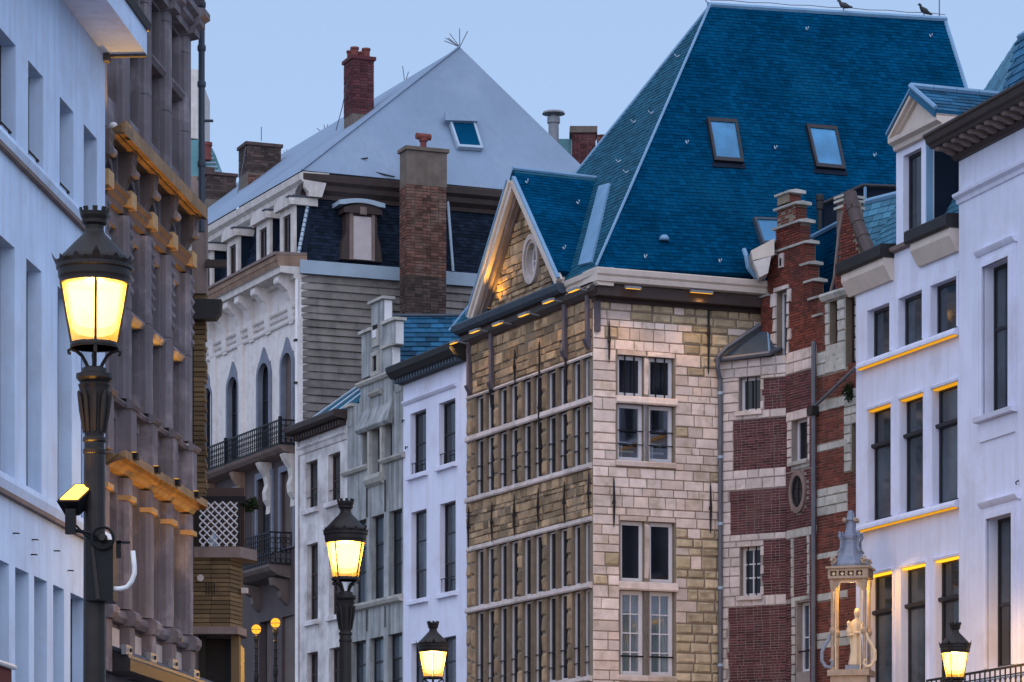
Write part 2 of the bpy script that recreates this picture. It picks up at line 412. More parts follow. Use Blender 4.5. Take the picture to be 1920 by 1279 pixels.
def bricks(mb, u0, u1, z0, z1, bh=.06, bl=.2, holes=(), y=-.008, lim=None, joint=.012):
    n = max(1, round((z1 - z0) / bh)); bh = (z1 - z0) / n
    for r in range(n):
        a = z0 + r * bh; b = a + bh - joint
        for p, q in free(u0, u1, (a + b) / 2, holes):
            half = (r % 2 == 0)
            x = p - (bl * .5 if half else 0.)
            while x < q - .01:
                L = bl if r % 2 else bl * .5 if int(x / bl) % 2 == 0 else bl
                c, d = max(x, p), min(x + L - joint, q); x += L
                if d - c < .02: continue
                if lim and not lim((c + d) / 2, (a + b) / 2): continue
                yy = y + random.uniform(-.004, .004)
                mb.add([(c, yy, a), (d, yy, a), (d, yy, b), (c, yy, b), (c, .02, a), (d, .02, a), (d, .02, b), (c, .02, b)],
                       [(0, 1, 2, 3), (0, 4, 5, 1), (1, 5, 6, 2), (2, 6, 7, 3), (3, 7, 4, 0)])
    return mb
def slates(poly, rh, wd, parent, m, name='slate', single=False, lift=.014, base='roof', base_m=None, jit=.0):
    """lay overlapping slates on a flat convex polygon; poly[0]->poly[1] is the eave"""
    o = poly[0]; ex = (poly[1] - o).normalized()
    nn = None
    for q in poly[2:]:
        c = ex.cross(q - o)
        if c.length > 1e-6: nn = c.normalized(); break
    ey = nn.cross(ex)
    pts = [((q - o).dot(ex), (q - o).dot(ey)) for q in poly]
    top = max(p[1] for p in pts)
    b = MB().add(poly, [tuple(range(len(poly)))]).add([q - nn * .12 for q in poly], [tuple(range(len(poly)))[::-1]])
    k = len(poly); b.f += [(i, k + i, k + (i + 1) % k, (i + 1) % k) for i in range(k)]
    roof = b.build(base, base_m or m, parent, I4)
    def span(v):
        xs = []
        for (x0, y0), (x1, y1) in zip(pts, pts[1:] + pts[:1]):
            if (y0 <= v < y1) or (y1 <= v < y0): xs.append(x0 + (x1 - x0) * (v - y0) / (y1 - y0))
        return (min(xs), max(xs)) if len(xs) >= 2 else None
    mb = MB(); r = 0; me = None
    if single:
        me = bpy.data.meshes.new(name)
        me.from_pydata([(0, 0, lift), (1, 0, lift), (1, 1, .002), (0, 1, .002), (0, 0, .001), (1, 0, .001)], [], [(0, 1, 2, 3), (0, 4, 5, 1), (0, 3, 4), (1, 5, 2)])
        me.materials.append(M[m])
    while r * rh < top - .01:
        v = r * rh; s_ = span(min(v + rh * .5, top - 1e-4)); r += 1
        if not s_: continue
        a, e_ = s_; x = a - (wd * .5 if r % 2 else random.uniform(0, .2) * wd)
        while x < e_ - .005:
            c, d = max(x, a), min(x + wd - (.014 if single else .006), e_); x += wd
            if d - c < .015: continue
            ln = min(rh * 1.25, top - v); lf = lift * random.uniform(.75, 1.3); vv = v + random.uniform(-jit, jit) * rh
            q0 = o + ex * c + ey * vv
            if single:
                mm = Matrix.Identity(4)
                for i, cv in enumerate((ex * (d - c), ey * ln, nn)):
                    for j in range(3): mm[j][i] = cv[j]
                for j in range(3): mm[j][3] = q0[j]
                link(name, me, roof, mm)
            else:
                q1 = o + ex * d + ey * vv
                mb.add([q0 + nn * lf, q1 + nn * lf, q1 + ey * ln + nn * .002, q0 + ey * ln + nn * .002, q0, q1], [(0, 1, 2, 3), (0, 4, 5, 1), (0, 3, 4), (1, 5, 2)])
    if not single: mb.build(name + 's', m, roof, I4, kind='stuff')
    return roof

def pxr(fr, p0, p1, top, bot, y=0.):
    return (fr.u(p0, y), fr.u(p1, y), fr.z(*bot, y), fr.z(*top, y))
def window(parent, fr, r, y, frame='frame_dark', glass='glass', cols=1, rows=(), st=.05, bar=.025, dp=.05, name='window', top=None):
    """frame in the opening r=(u0,u1,z0,z1), set back y; rows = heights (0..1) of cross bars"""
    u0, u1, z0, z1 = r
    mb = MB()
    mb.box(u0, u0 + st, y, y + dp, z0, z1).box(u1 - st, u1, y, y + dp, z0, z1)
    mb.box(u0 + st, u1 - st, y, y + dp, z0, z0 + st).box(u0 + st, u1 - st, y, y + dp, z1 - st, z1)
    a, b, c, d = u0 + st, u1 - st, z0 + st, z1 - st
    us = [a + (b - a) * i / cols for i in range(cols + 1)]
    zs = [c] + [c + (d - c) * t for t in rows] + [d]
    for x in us[1:-1]: mb.box(x - bar / 2, x + bar / 2, y + .008, y + dp - .008, c, d)
    for zz in zs[1:-1]: mb.box(a, b, y + .005, y + dp - .012, zz - bar / 2, zz + bar / 2)
    wo = mb.build(name, frame, parent, fr)
    for i in range(cols):
        for j in range(len(zs) - 1):
            MB().box(us[i], us[i + 1], y + .028, y + .034, zs[j], zs[j + 1]).build('pane', glass, wo)
    return wo
def sill(parent, fr, r, m, over=.08, out=.1, h=.08, name='sill', dz=0.):
    u0, u1, z0, z1 = r; z = z0 + dz
    return MB().yz([(-out, z - h), (-out, z - .015), (-out + .02, z), (.1, z + .012), (.1, z - h)], u0 - over, u1 + over).build(name, m, parent, fr)
def railing(parent, fr, u0, u1, y, z0, z1, step, m='iron', name='railing', side=None):
    mb = MB(); t = .018
    mb.box(u0, u1, y - t, y + t, z1 - .04, z1).box(u0, u1, y - .012, y + .012, z0, z0 + .03).box(u0, u1, y - .01, y + .01, z1 - .16, z1 - .14)
    n = max(1, round((u1 - u0) / step))
    for i in range(n + 1):
        x = u0 + (u1 - u0) * i / n
        mb.box(x - .011, x + .011, y - .011, y + .011, z0, z1)
        if i < n:
            xc = x + (u1 - u0) / n / 2; rr = (u1 - u0) / n * .42
            for zc in (z0 + .03 + rr * 1.1, z1 - .17 - rr * 1.1, (z0 + z1 - .12) / 2):
                mb.tube([(xc + rr * math.cos(k * math.pi / 5), y, zc + rr * math.sin(k * math.pi / 5)) for k in range(11)], .009, 4, False)
    return mb.build(name, m, parent, fr)

# ------------------------------------------------------------------ ground
MB().add([(-300, -60, 0), (300, -60, 0), (300, 500, 0), (-300, 500, 0)], [(0, 1, 2, 3)]).build('street', 'asphalt', None, I4, kind='structure')
def raised(name, pts):
    return MB().prism([(x, y, .0) for x, y in pts], [(x, y, .12) for x, y in pts]).build(name, 'plinth', None, I4, kind='structure')
a, b = L1.W(-6, -1.2, 0), L2.W(L2.L + 12, -1.2, 0); c, d = L2.W(L2.L + 12, .1, 0), L1.W(-6, .1, 0)
raised('pavement_left', [(q.x, q.y) for q in (a, b, c, d)])

# ------------------------------------------------------------------ white rendered house, far left
b1 = thing('white_house', 'smooth white house at far left with jutting flat white eave', 'house', (*L1.W(L1.L, 0, 0)[:2],))
z = L1.z
rows = []
zt, zb = z(52.8, 112.6), z(52.8, 301)
top_row = [(p, q, zb, zt) for p, q in ((L1.u(-62), L1.u(-34)), (L1.u(-1), L1.u(29.6)), (L1.u(52.8), L1.u(81)), (L1.u(112), L1.u(138)), (L1.u(157), L1.u(181.5)))]
zt, zb = z(49.4, 484), z(49.4, 917)
mid_row = [(p, q, zb, zt) for p, q in ((L1.u(-64), L1.u(-36)), (L1.u(-5), L1.u(27.6)), (L1.u(49.4), L1.u(78)), (L1.u(108), L1.u(134.5)), (L1.u(152), L1.u(178)))]
zt = z(28.5, 1063)
low_row = [(p, q, zt - 2.6, zt) for p, q in ((L1.u(-52), L1.u(-26)), (L1.u(-12), L1.u(17)), (L1.u(28.5), L1.u(54)), (L1.u(64), L1.u(88)), (L1.u(99.6), L1.u(120)), (L1.u(132), L1.u(160)))]
ztop1 = z(150, 28)
zsof = z(172, 59 - 4)
zsof = z(213, 113, 0)  # soffit meets wall near its right end
ze = z(200, 108)
MB().wall(0, L1.L, 0, ze + .02, top_row + mid_row + low_row, .22).build('wall', 'white_cool', b1, L1)
MB().box(0, L1.L - .004, .222, 6, 0, ze).build('side_wall', 'white_cool', b1, L1)
# eave: soffit box that juts over the street
ue = L1.L + .02
MB().yz([(.3, ze), (-.50, ze), (-.50, ze + .28), (.3, ze + .28)], 0, ue).build('eave', 'white_cool', b1, L1)
MB().yz([(.3, ze + .283), (-.53, ze + .283), (-.55, ze + .37), (.3, ze + .37)], 0, ue + .03).build('gutter', 'black_wood', b1, L1)
MB().box(L1.L - .12, L1.L + .01, -.07, -.002, ze - .09, ze - .005).build('corner_block', 'brown_dark', b1, L1)
MB().box(L1.L - .05, L1.L + .015, -.50, -.072, ze - .03, ze - .004).build('soffit_batten', 'brown_dark', b1, L1)
for r_ in top_row + mid_row + low_row:
    window(b1, L1, r_, .155, 'frame_dark', 'glass', 1, (.6,), .05)
for r_ in top_row:
    mb = MB(); zz = r_[2] + .16
    mb.tube([(r_[0] + .01, .05, zz), (r_[1] - .01, .05, zz)], .012, 6).tube([(r_[0] + .1, .05, zz - .15), (r_[0] + .1, .05, zz)], .009, 5).tube([(r_[1] - .1, .05, zz - .15), (r_[1] - .1, .05, zz)], .009, 5)
    mb.build('window_guard', 'iron', b1, L1)
for zz, hh in ((top_row[0][2], .13), (mid_row[0][2], .16)):
    MB().yz([(-.06, zz - hh), (-.085, zz - hh * .45), (-.07, zz - .004), (.0, zz + .004), (-.002, zz - hh)], 0, L1.L - .001).build('string_course', 'white_cool', b1, L1)
    MB().yz([(-.062, zz - hh - .05), (-.062, zz - hh - .002), (-.002, zz - hh - .002), (-.002, zz - hh - .05)], 0, L1.L - .001).build('string_course', 'brown_mid', b1, L1)
for px, py in ((24, 1000), (60, 1012), (101, 1033), (127, 1070), (58, 1040)):
    u_, z_, _ = L1.hit(px, py)
    MB().tube([(u_, .0, z_), (u_, -.05, z_), (u_ + .03, -.06, z_)], .008, 5).build('wall_hook', 'iron', b1, L1)

aw = thing('shop_awning', 'dark red awning with white front rail at lower left corner', 'awning', (*L1.W(L1.u(2), -.4, 0)[:2], L1.z(10, 1262, -.3)))
u_, z_, _ = L1.hit(18, 1252, -.45)
MB().yz([(-.03, z_ + .28), (-.47, z_ - .02), (-.47, z_ - .22), (-.45, z_ - .22), (-.45, z_ - .05), (-.03, z_ + .25)], u_ - 2.2, u_).build('canopy', 'awning_red', aw, L1)
MB().tube([(u_ - 2.2, -.49, z_ + .005), (u_ + .03, -.49, z_ + .005)], .028, 8).build('rail', 'pvc', aw, L1)
MB().box(u_ - .4, u_ - .05, -.25, -.06, z_ + .30, z_ + .36).build('cassette', 'iron', aw, L1)

# ------------------------------------------------------------------ brown stone guild-like house
b2 = thing('brownstone_house', 'tall violet-brown stone house with golden lit cornices and pilasters', 'house', (*L2.W(L2.L, 0, 0)[:2],))
Z2 = lambda py, y=0.: L2.z(284, py, y)
pil = [L2.u(284, -.12) + 1.2 * k for k in (-2, -1, 0, 1, 2)]
UE = pil[-1] + .18
z_top = L2.z(340, -60)
pw = .13
bays = [(a + pw, b - pw) for a, b in zip(pil[:-1], pil[1:])]
zA = (Z2(1290), Z2(1175, -.18), Z2(925, -.05), Z2(880, -.3), Z2(800, -.13), Z2(786, -.13), Z2(445, -.1), Z2(405, -.15), Z2(345, -.05), Z2(301, -.3))
zbase, zroll, zc0, zc1, zled0, zled1, zm0, zm1, zk0, zk1 = zA
holes = []
win = []
for a, b in bays:
    m_ = .07
    for r_ in ((a + m_, b - m_, zroll + .1, zc0 - .22), (a + m_, b - m_, zled1 + .06, zm0 - .2), (a + m_, b - m_, zk1 + .55, L2.z(330, 60)), (a + .09, b - .09, zc1 + .12, zled0 - .12), (a + .09, b - .09, zm1 + .10, zk0 - .08)):
        holes.append(r_)
    win.append(holes[-5:])
MB().wall(0, UE, 0, z_top, holes, .16).build('wall', 'brownstone', b2, L2)
MB().box(0, UE - .01, .35, 6, 0, z_top - .1).build('side_wall', 'brown_dark', b2, L2)
for k, ws in enumerate(win):
    for j, r_ in enumerate(ws):
        if j == 3:
            MB().box(r_[0], r_[1], .10, .13, r_[2], r_[3]).build('panel', 'brown_dark', b2, L2)
        elif j == 4:
            # arched opening with a stone arch set in it
            u0, u1, z0, z1 = r_; n = 11; rr = (u1 - u0) / 2; cx = (u0 + u1) / 2; zz = z1 - rr
            inn = [(cx - rr * .8 * math.cos(math.pi * i / n), zz + rr * .8 * math.sin(math.pi * i / n)) for i in range(n + 1)]
            out = [(cx - rr * 1.0 * math.cos(math.pi * i / n), zz + rr * 1.0 * math.sin(math.pi * i / n)) for i in range(n + 1)]
            inn = [(inn[0][0], z0)] + inn + [(inn[-1][0], z0)]; out = [(u0, z0)] + out + [(u1, z0)]
            MB().ring(inn, out, .02, .12).build('arch', 'brownstone', b2, L2)
            window(b2, L2, r_, .12, 'brown_wood', 'glass', 1, (), .04)
        else:
            tr = .52 if j == 1 else .55
            window(b2, L2, r_, .12, 'frame_dark', 'glass', 2, (tr,), .055, .05)
            zt = r_[2] + (r_[3] - r_[2]) * tr
            if j != 0:
                MB().yz([(-.05, zt - .04), (-.09, zt + .02), (-.08, zt + .06), (.1, zt + .08), (.1, zt - .06)], r_[0] - .01, r_[1] + .01).build('transom', 'brownstone', b2, L2)
    # pale lilac inner frame strips beside each tall window
for k, u in enumerate(pil):
    for (a, b, w_, dp) in ((zroll + .12, zc0 - .02, pw, .13), (zled1 + .06, zm0 - .02, pw, .12), (zk1 + .05, z_top, pw, .10)):
        p = MB()
        hs = split(a, b, 1.1, .1)
        pcs = []
        for q, (s0, s1) in enumerate(hs):
            me_ = MB().uy([(u - w_, .0), (u - w_, -dp * .55), (u - w_ * .7, -dp), (u + w_ * .7, -dp), (u + w_, -dp * .55), (u + w_, .0)], s0 + .004, s1 - .004)
            me_.build('pilaster', 'brownstone', b2, L2)
    # capitals and blocks
    MB().box(u - pw - .01, u + pw + .01, -.175, .0, zm1 - .14, zm1 + .05).build('capital', 'lit_capital', b2, L2)
    zz = zm0 - .06
    mb = MB()
    for i in range(7):
        mb.tube([(u + .03, -.118, zz - i * .14), (u + .05, -.135, zz - i * .14 - .05), (u + .06, -.115, zz - i * .14 - .1)], [.02, .03, .015], 6)
    mb.build('carving', 'brownstone', b2, L2)
    MB().box(u - pw - .02, u + pw + .02, -.17, .0, zc1 + .02, zled0 + .03).build('pedestal', 'brownstone', b2, L2)
    MB().box(u - pw - .012, u + pw + .012, -.15, .0, zbase, zroll - .07).build('pedestal', 'brownstone', b2, L2)
    MB().yz([(0, zroll - .10), (-.19, zroll - .09), (-.235, zroll - .02), (-.235, zroll + .05), (-.19, zroll + .10), (0, zroll + .11)], u - pw - .03, u + pw + .03).build('block', 'brownstone', b2, L2)
    MB().box(u - pw - .02, u + pw + .02, -.17, .0, zc0 - .30, zc0 - .24).build('capital', 'lit_capital', b2, L2)
    # scrolled console under the main cornice
    prof = [(0, zk0 - .42), (-.05, zk0 - .42), (-.09, zk0 - .32), (-.16, zk0 - .26), (-.185, zk0 - .18), (-.17, zk0 - .10), (-.19, zk0 - .02), (-.19, zk0 + .03), (0, zk0 + .03)]
    MB().yz(prof, u - .12, u + .12).build('console', 'brown_dark', b2, L2)
    MB().tube([(u - .1, -.17, zk0 - .22), (u + .12, -.17, zk0 - .22)], [.055, .055], 10).build('scroll', 'brownstone', b2, L2)
    MB().uy([(u - .1, 0), (u - .1, -.04), (u + .1, -.04), (u + .1, 0)], zm1 + .06, zk0 - .43).build('pilaster', 'surround_blue', b2, L2)
    # small ball on the cornice
    MB().lathe([(.0, -.055), (.04, -.04), (.055, 0), (.04, .04), (.0, .055)], 10, (u + .25, -.14, zk1 + .10)).build('ball', 'white_cap', b2, L2, smooth=True)
# main cornice
zk = zk0
MB().yz([(0, zk + .03), (-.20, zk + .03), (-.20, zk + .06), (-.25, zk + .07), (-.26, zk + .16), (-.30, zk + .20), (-.30, zk1 - .01), (-.27, zk1 + .02), (0, zk1 + .05)], 0, UE + .06).build('cornice', 'lit_cornice', b2, L2)
# moulding under the arcade
MB().yz([(0, zm0), (-.06, zm0), (-.07, zm0 + .08), (-.11, zm0 + .12), (-.12, zm1 - .06), (-.16, zm1 - .03), (-.16, zm1), (0, zm1 + .03)], 0, UE).build('moulding', 'brown_dark', b2, L2)
# ledge under the tall windows, stepping out round the pilasters
MB().yz([(0, zled0 + .02), (-.10, zled0 + .03), (-.13, zled0 + .07), (-.13, zled1 - .01), (-.05, zled1 + .04), (0, zled1 + .05)], 0, UE).build('ledge', 'brownstone', b2, L2)
for u in pil:
    MB().yz([(-.12, zled0 + .022), (-.19, zled0 + .03), (-.225, zled0 + .07), (-.225, zled1 - .008), (-.14, zled1 + .045), (-.12, zled1 + .05)], u - pw - .05, u + pw + .05).build('ledge', 'brownstone', b2, L2)
# lower cornice
MB().yz([(0, zc0), (-.10, zc0 + .01), (-.14, zc0 + .06), (-.20, zc0 + .09), (-.22, zc0 + .17), (-.30, zc0 + .20), (-.31, zc1 - .06), (-.25, zc1 - .02), (0, zc1 + .03)], 0, UE + .05).build('cornice', 'lit_cornice', b2, L2)
# roll moulding and shop front below
MB().yz([(0, zroll - .08), (-.09, zroll - .07), (-.13, zroll - .01), (-.13, zroll + .04), (-.09, zroll + .08), (0, zroll + .09)], 0, UE).build('moulding', 'brownstone', b2, L2)
for a, b in bays:
    MB().box(a + .05, b - .05, -.03, 0, zbase + .22, zroll - .14).build('panel', 'stone_pale', b2, L2)
# upper entablature at the top edge
zq = L2.z(330, 42)
MB().yz([(0, zq - .1), (-.12, zq - .08), (-.13, zq), (-.2, zq + .05), (-.2, zq + .12), (-.27, zq + .16), (-.27, zq + .24), (0, zq + .3)], 0, UE).build('cornice', 'brownstone', b2, L2)
for u in pil[-4:]:
    MB().yz([(0, zq - .12), (-.20, zq - .08), (-.21, zq), (-.28, zq + .05), (-.28, zq + .125), (-.35, zq + .165), (-.35, zq + .245), (0, zq + .31)], u - .17, u + .17).build('cornice', 'brownstone', b2, L2)
# big scroll bracket at the top right corner
cpt = [(-.02 - .5 * math.sin(t) ** 1.5, zq + .28 + .75 * (1 - math.cos(t))) for t in [i * math.pi / 2 / 8 for i in range(9)]]
MB().yz([(0, zq + .25)] + cpt + [(0, zq + 1.1)], pil[-1] - .15, pil[-1] + .17).build('scroll_bracket', 'brownstone', b2, L2)
# drainpipe at its right end
zp = L2.z(378, 400)
pu, _, pd = L2.hit(378, 300, -.12)
pp = Vector(((378 - CX) / F * 44.2, 44.2))
mb = MB().tube([(pp.x, pp.y, zp - .4), (pp.x, pp.y, z_top)], .045, 10)
for zz in (zp + .5, zp + 1.6, zp + 2.1, zp + 2.7): mb.lathe([(.055, 0), (.06, .02), (.06, .06), (.055, .08)], 10, (pp.x, pp.y, zz))
mb.box(pp.x - .03, pp.x + .16, pp.y - .02, pp.y + .02, zp + 1.12, zp + 1.15)
mb.build('drainpipe', 'lead_dark', b2, I4, smooth=False)
# canopy with grey fixings
za = L2.z(284, 1238, -.25)
MB().yz([(0, za + .05), (-.30, za - .05), (-.36, za - .12), (-.36, za - .26), (0, za - .26)], 0, UE + .5).build('canopy', 'black_wood', b2, L2)
MB().yz([(0, za + .10), (-.29, za - .01), (-.34, za - .06), (-.34, za - .095), (0, za + .03)], 0, UE + .5).build('canopy_cover', 'lead_dark', b2, L2)
# small uplights: on the canopy and on top of the lower cornice
def uplight(px, py, off, label, watts, tilt, big, cone=95, aim=None):
    u_, z_, _ = L2.hit(px, py, -off)
    m_ = L2.m @ Matrix.Translation((u_, -off, z_))
    o = thing('uplight', label, 'uplight', (0, 0, 0), 'uplights on the brown stone front', m_)
    if big:
        MB().box(-.16, .16, -.03, .03, -.07, .05).build('plate', 'plinth', o, m_)
        MB().tube([(.05, -.05, -.005), (.05, -.025, -.005)], .025, 10).build('socket', 'iron', o, m_)
        MB().box(-.13, .13, .031, .06, .0, .045).build('housing', 'plinth', o, m_)
    else:
        MB().uz([(-.07, -.05), (.07, -.05), (.06, .03), (-.06, .03)], -.04, .04).build('housing', 'iron', o, m_)
    MB().box(-.055, .055, .035 if big else -.03, .055 if big else .03, .051 if big else .031, .056 if big else .036).build('lens', 'led', o, m_)
    ld = bpy.data.lights.new('uplight_lamp', 'SPOT'); ld.energy = watts; ld.color = (1, .50, .06); ld.spot_size = math.radians(cone); ld.spot_blend = .7; ld.shadow_soft_size = .05
    lo_ = bpy.data.objects.new('lamp', ld); lo_.parent = o; lo_.location = (0, -.02, .08); lo_.rotation_euler = Vector(aim).to_track_quat('-Z', 'Y').to_euler() if aim else (math.radians(180 + tilt), 0, 0); COL.objects.link(lo_)
for k, (px, py) in enumerate(((238, 1218), (284, 1232), (325, 1244), (365, 1264))):
    uplight(px, py, .30, ['grey uplight on the shop canopy, next to the near lamp post', 'grey uplight on the shop canopy, second from the lamp post', 'grey uplight on the shop canopy, third from the lamp post', 'grey uplight on the shop canopy, fourth from the lamp post'][k], 120, -3, True, 48)
for k, u in enumerate(pil[:4]):
    px = (234, 272, 310, 348)[k]
    q_ = L2.W(u + .62, -.32, zc1 + .03)
    uplight(CX + q_.x / q_.y * F, HY - (q_.z - EYE) / q_.y * F, .32, ['small dark uplight on the lower golden cornice, nearest bay', 'small dark uplight on the lower golden cornice, second bay', 'small dark uplight on the lower golden cornice, third bay', 'small dark uplight on the lower golden cornice, farthest bay'][k], 240, -3, False, 24)
q_ = L2.W(.35, -.26, zk1 + .07)  # uplight added and aimed to gild the end of the white eave
uplight(CX + q_.x / q_.y * F, HY - (q_.z - EYE) / q_.y * F, .26, 'added uplight on the upper golden cornice beside the white eave', 90, 0, False, 75, (-.85, -.22, .5))

# ------------------------------------------------------------------ yellow brick house with oriel
d3 = 46.0
B3 = Fr(362, d3, 470, d3)
b3 = thing('yellow_brick_house', 'dark yellow brick house with square oriel and white lattice balcony', 'house', (*B3.W(0, .5, 0)[:2],))
U3, Z3 = (lambda px: B3.u(px)), (lambda py: B3.z(400, py))
zs_t, zs_b, zo_b, zl_b = Z3(1026), Z3(1046), Z3(1175), Z3(1189)
# house wall behind, end strip of rough courses
mb = MB()
zz = Z3(930)
while zz < Z3(548):
    x1 = U3(381) + random.uniform(-.012, .02); h = random.uniform(.05, .075)
    mb.box(U3(360), x1, .24 + random.uniform(-.012, .012), .5, zz, zz + h); zz += h + .012
mb.build('brick_courses', 'yellow_brick', b3, B3, kind='stuff')
MB().box(U3(350), U3(379.5), .26, .5, 0, Z3(545)).build('side_wall', 'joint_dark', b3, B3)
MB().box(U3(357), U3(384), .2, .5, Z3(545), Z3(400)).build('pier', 'brown_mid', b3, B3)
MB().uz([(U3(362), Z3(598)), (U3(362), Z3(560)), (U3(415), Z3(561)), (U3(413), Z3(585)), (U3(404), Z3(597))], .0, .25).build('beam_end', 'black_wood', b3, B3)
MB().box(U3(384), U3(423), .1, .22, Z3(497), Z3(484)).build('beam_end', 'brown_wood', b3, B3)
# oriel body: frontal face and splayed side
ox0, ox1, ox2 = U3(362), U3(431), U3(449)
core = [(ox0, .015), (ox1 - .01, .015), (ox2 - .02, .5), (ox2 - .05, 1.2), (ox0, 1.2)]
MB().uy(core, zo_b, zs_b).build('oriel', 'joint_dark', b3, B3)
mb = MB(); zz = zo_b
while zz < zs_b - .02:
    h = min(.052, zs_b - zz)
    for p, q in split(ox0, ox1, .22, .1): mb.box(p + .004, q - .004, random.uniform(-.004, .004), .05, zz, zz + h)
    mb.uy([(ox1 + .002, 0), (ox2, .47), (ox2 - .03, .49), (ox1 - .02, .05)], zz, zz + h)
    zz += .064
mb.build('brick_courses', 'yellow_brick', b3, B3, kind='stuff')
for i in range(4):
    x = U3(386 + i * 5); MB().box(x, x + .016, -.012, .0, Z3(1114), Z3(1092)).build('vent_slot', 'joint_dark', b3, B3)
MB().tube([(U3(376), -.03, Z3(1084)), (U3(376), .0, Z3(1084))], .05, 14).build('vent_cover', 'stone_pale', b3, B3)
MB().box(U3(449), U3(461), .3, .42, Z3(1108), Z3(1098)).build('corbel', 'stone_pale', b3, B3)
MB().uy([(U3(364), -.05), (U3(452), -.05), (U3(478), .4), (U3(474), .8), (U3(364), .8)], zs_b, zs_t).build('slab', 'brown_mid', b3, B3)
MB().uy([(U3(362), -.04), (U3(446), -.04), (U3(458), .4), (U3(454), .8), (U3(362), .8)], zl_b, zo_b).build('lintel', 'brown_mid', b3, B3)
MB().box(U3(431), U3(446), .2, .5, 0, zl_b).build('door_pier', 'yellow_brick', b3, B3)
MB().box(U3(369), U3(431), .8, 2.5, 0, zl_b).build('door', 'black_wood', b3, B3)
MB().box(U3(362), U3(369), .05, 2.5, 0, zl_b).build('door_jamb', 'brown_dark', b3, B3)
# lattice balcony
x0, x1, zb_, zt_ = U3(374), U3(446), zs_t + .01, Z3(941)
mb = MB(); st = .112; h = zt_ - zb_; wd = x1 - x0
k = -h
while k < wd:
    for sg in (0, 1):
        a0, a1 = max(0, k), min(wd, k + h)
        if a1 - a0 < .02: continue
        p = (x0 + a0, (zb_ + a0 - k)) if sg == 0 else (x0 + wd - a0, zb_ + a0 - k)
        q = (x0 + a1, (zb_ + a1 - k)) if sg == 0 else (x0 + wd - a1, zb_ + a1 - k)
        yy = -.03 if sg else -.02
        mb.tube([(p[0], yy, p[1]), (q[0], yy, q[1])], .011, 4)
    k += st
mb.build('lattice', 'frame_white', b3, B3)
mb = MB().box(U3(372), U3(461), -.03, .01, Z3(941), Z3(931)).box(x1, x1 + .03, -.03, .01, zb_, zt_)
for i in range(7): mb.box(x1 + .02 + i * .022, x1 + .03 + i * .022, .0 + i * .06, .02 + i * .06, zb_, zt_)
mb.uy([(x1, 0), (x1 + .16, .45), (x1 + .15, .47), (x1 - .01, .02)], zt_ - .05, zt_)
mb.build('balcony_rail', 'iron', b3, B3)
MB().lathe([(.05, 0), (.06, .05), (.055, .16), (.02, .2), (.018, .26)], 12, (U3(397), .22, zb_)).build('bottle', 'lead_pale', b3, B3, smooth=True)
MB().box(U3(360), U3(452), .55, .6, zs_t, Z3(905)).build('balcony_door', 'frame_brown', b3, B3)
def plant(name, label, c, r, n, seed):
    rnd = random.Random(seed); o = thing(name, label, 'plant', c)
    mb, ms = MB(), MB()
    for i in range(n):
        v = Vector((rnd.gauss(0, 1), rnd.gauss(0, 1), rnd.gauss(0, 1))).normalized() * rnd.uniform(.3, 1)
        p = Vector((v.x * r[0], v.y * r[1], v.z * r[2])); a = Vector((rnd.gauss(0, 1), rnd.gauss(0, 1), rnd.gauss(0, 1))).normalized()
        b = a.cross(Vector((0, .3, 1))).normalized(); s = rnd.uniform(.018, .04)
        mb.add([p, p + a * s + b * s * .5, p + a * s * 2, p + a * s - b * s * .5], [(0, 1, 2, 3)])
    for i in range(9):
        v = Vector((rnd.uniform(-1, 1) * r[0], rnd.uniform(-1, 1) * r[1], rnd.uniform(-.6, .8) * r[2]))
        ms.tube([(0, 0, -r[2] * .9), v * .5, v], [.008, .006, .003], 5)
    mb.build('foliage', 'leaf', o, WM[o.name], kind='stuff', fix=False); ms.build('stem', 'brown_dark', o, WM[o.name])
    return o
plant('balcony_plant', 'small dark green plant spilling over the lattice balcony', B3.W(U3(468), .2, Z3(944)), (.11, .1, .10), 420, 3)

# ------------------------------------------------------------------ far teal roofed house beyond the brown stone one
d4 = 100.0
bt = thing('teal_roofed_house', 'distant house with curved teal roof behind the dark drainpipe', 'house', (*P(380, 400, d4)[:2],))
prof = [(0, 330), (6, 300), (16, 272), (28, 252)]
G = lambda px, py: P(px, py, d4)
mb = MB()
pts = [(412, 330), (411, 312), (404, 290), (394, 270), (386, 262), (345, 258), (345, 330)]
mb.prism([G(*q) for q in pts], [G(*q) + Vector((0, 5, 0)) for q in pts]); mb.build('roof', 'teal', bt, I4)
mb = MB()
for i in range(8):
    yy = 266 + i * 8; mb.tube([G(372, yy) - Vector((0, .02, 0)), G(388 + i * 3.4, yy) - Vector((0, .02, 0))], .03, 4)
mb.build('roof_seam', 'lead_pale', bt, I4)
MB().prism([G(*q) for q in ((345, 460), (345, 330), (413, 330), (413, 460))], [G(*q) + Vector((0, 5, 0)) for q in ((345, 460), (345, 330), (413, 330), (413, 460))]).build('wall', 'brown_mid', bt, I4)
MB().prism([G(*q) for q in ((346, 262), (346, 130), (371, 130), (371, 262))], [G(*q) + Vector((0, 4, 0)) for q in ((346, 262), (346, 130), (371, 130), (371, 262))]).build('tower', 'weather_white', bt, I4)
MB().lathe([(.17, 0), (.17, .45), (.2, .45), (.2, .55), (.15, .55)], 12, G(389, 308) - Vector((0, .5, 0))).build('chimney_pot', 'terracotta', bt, I4)

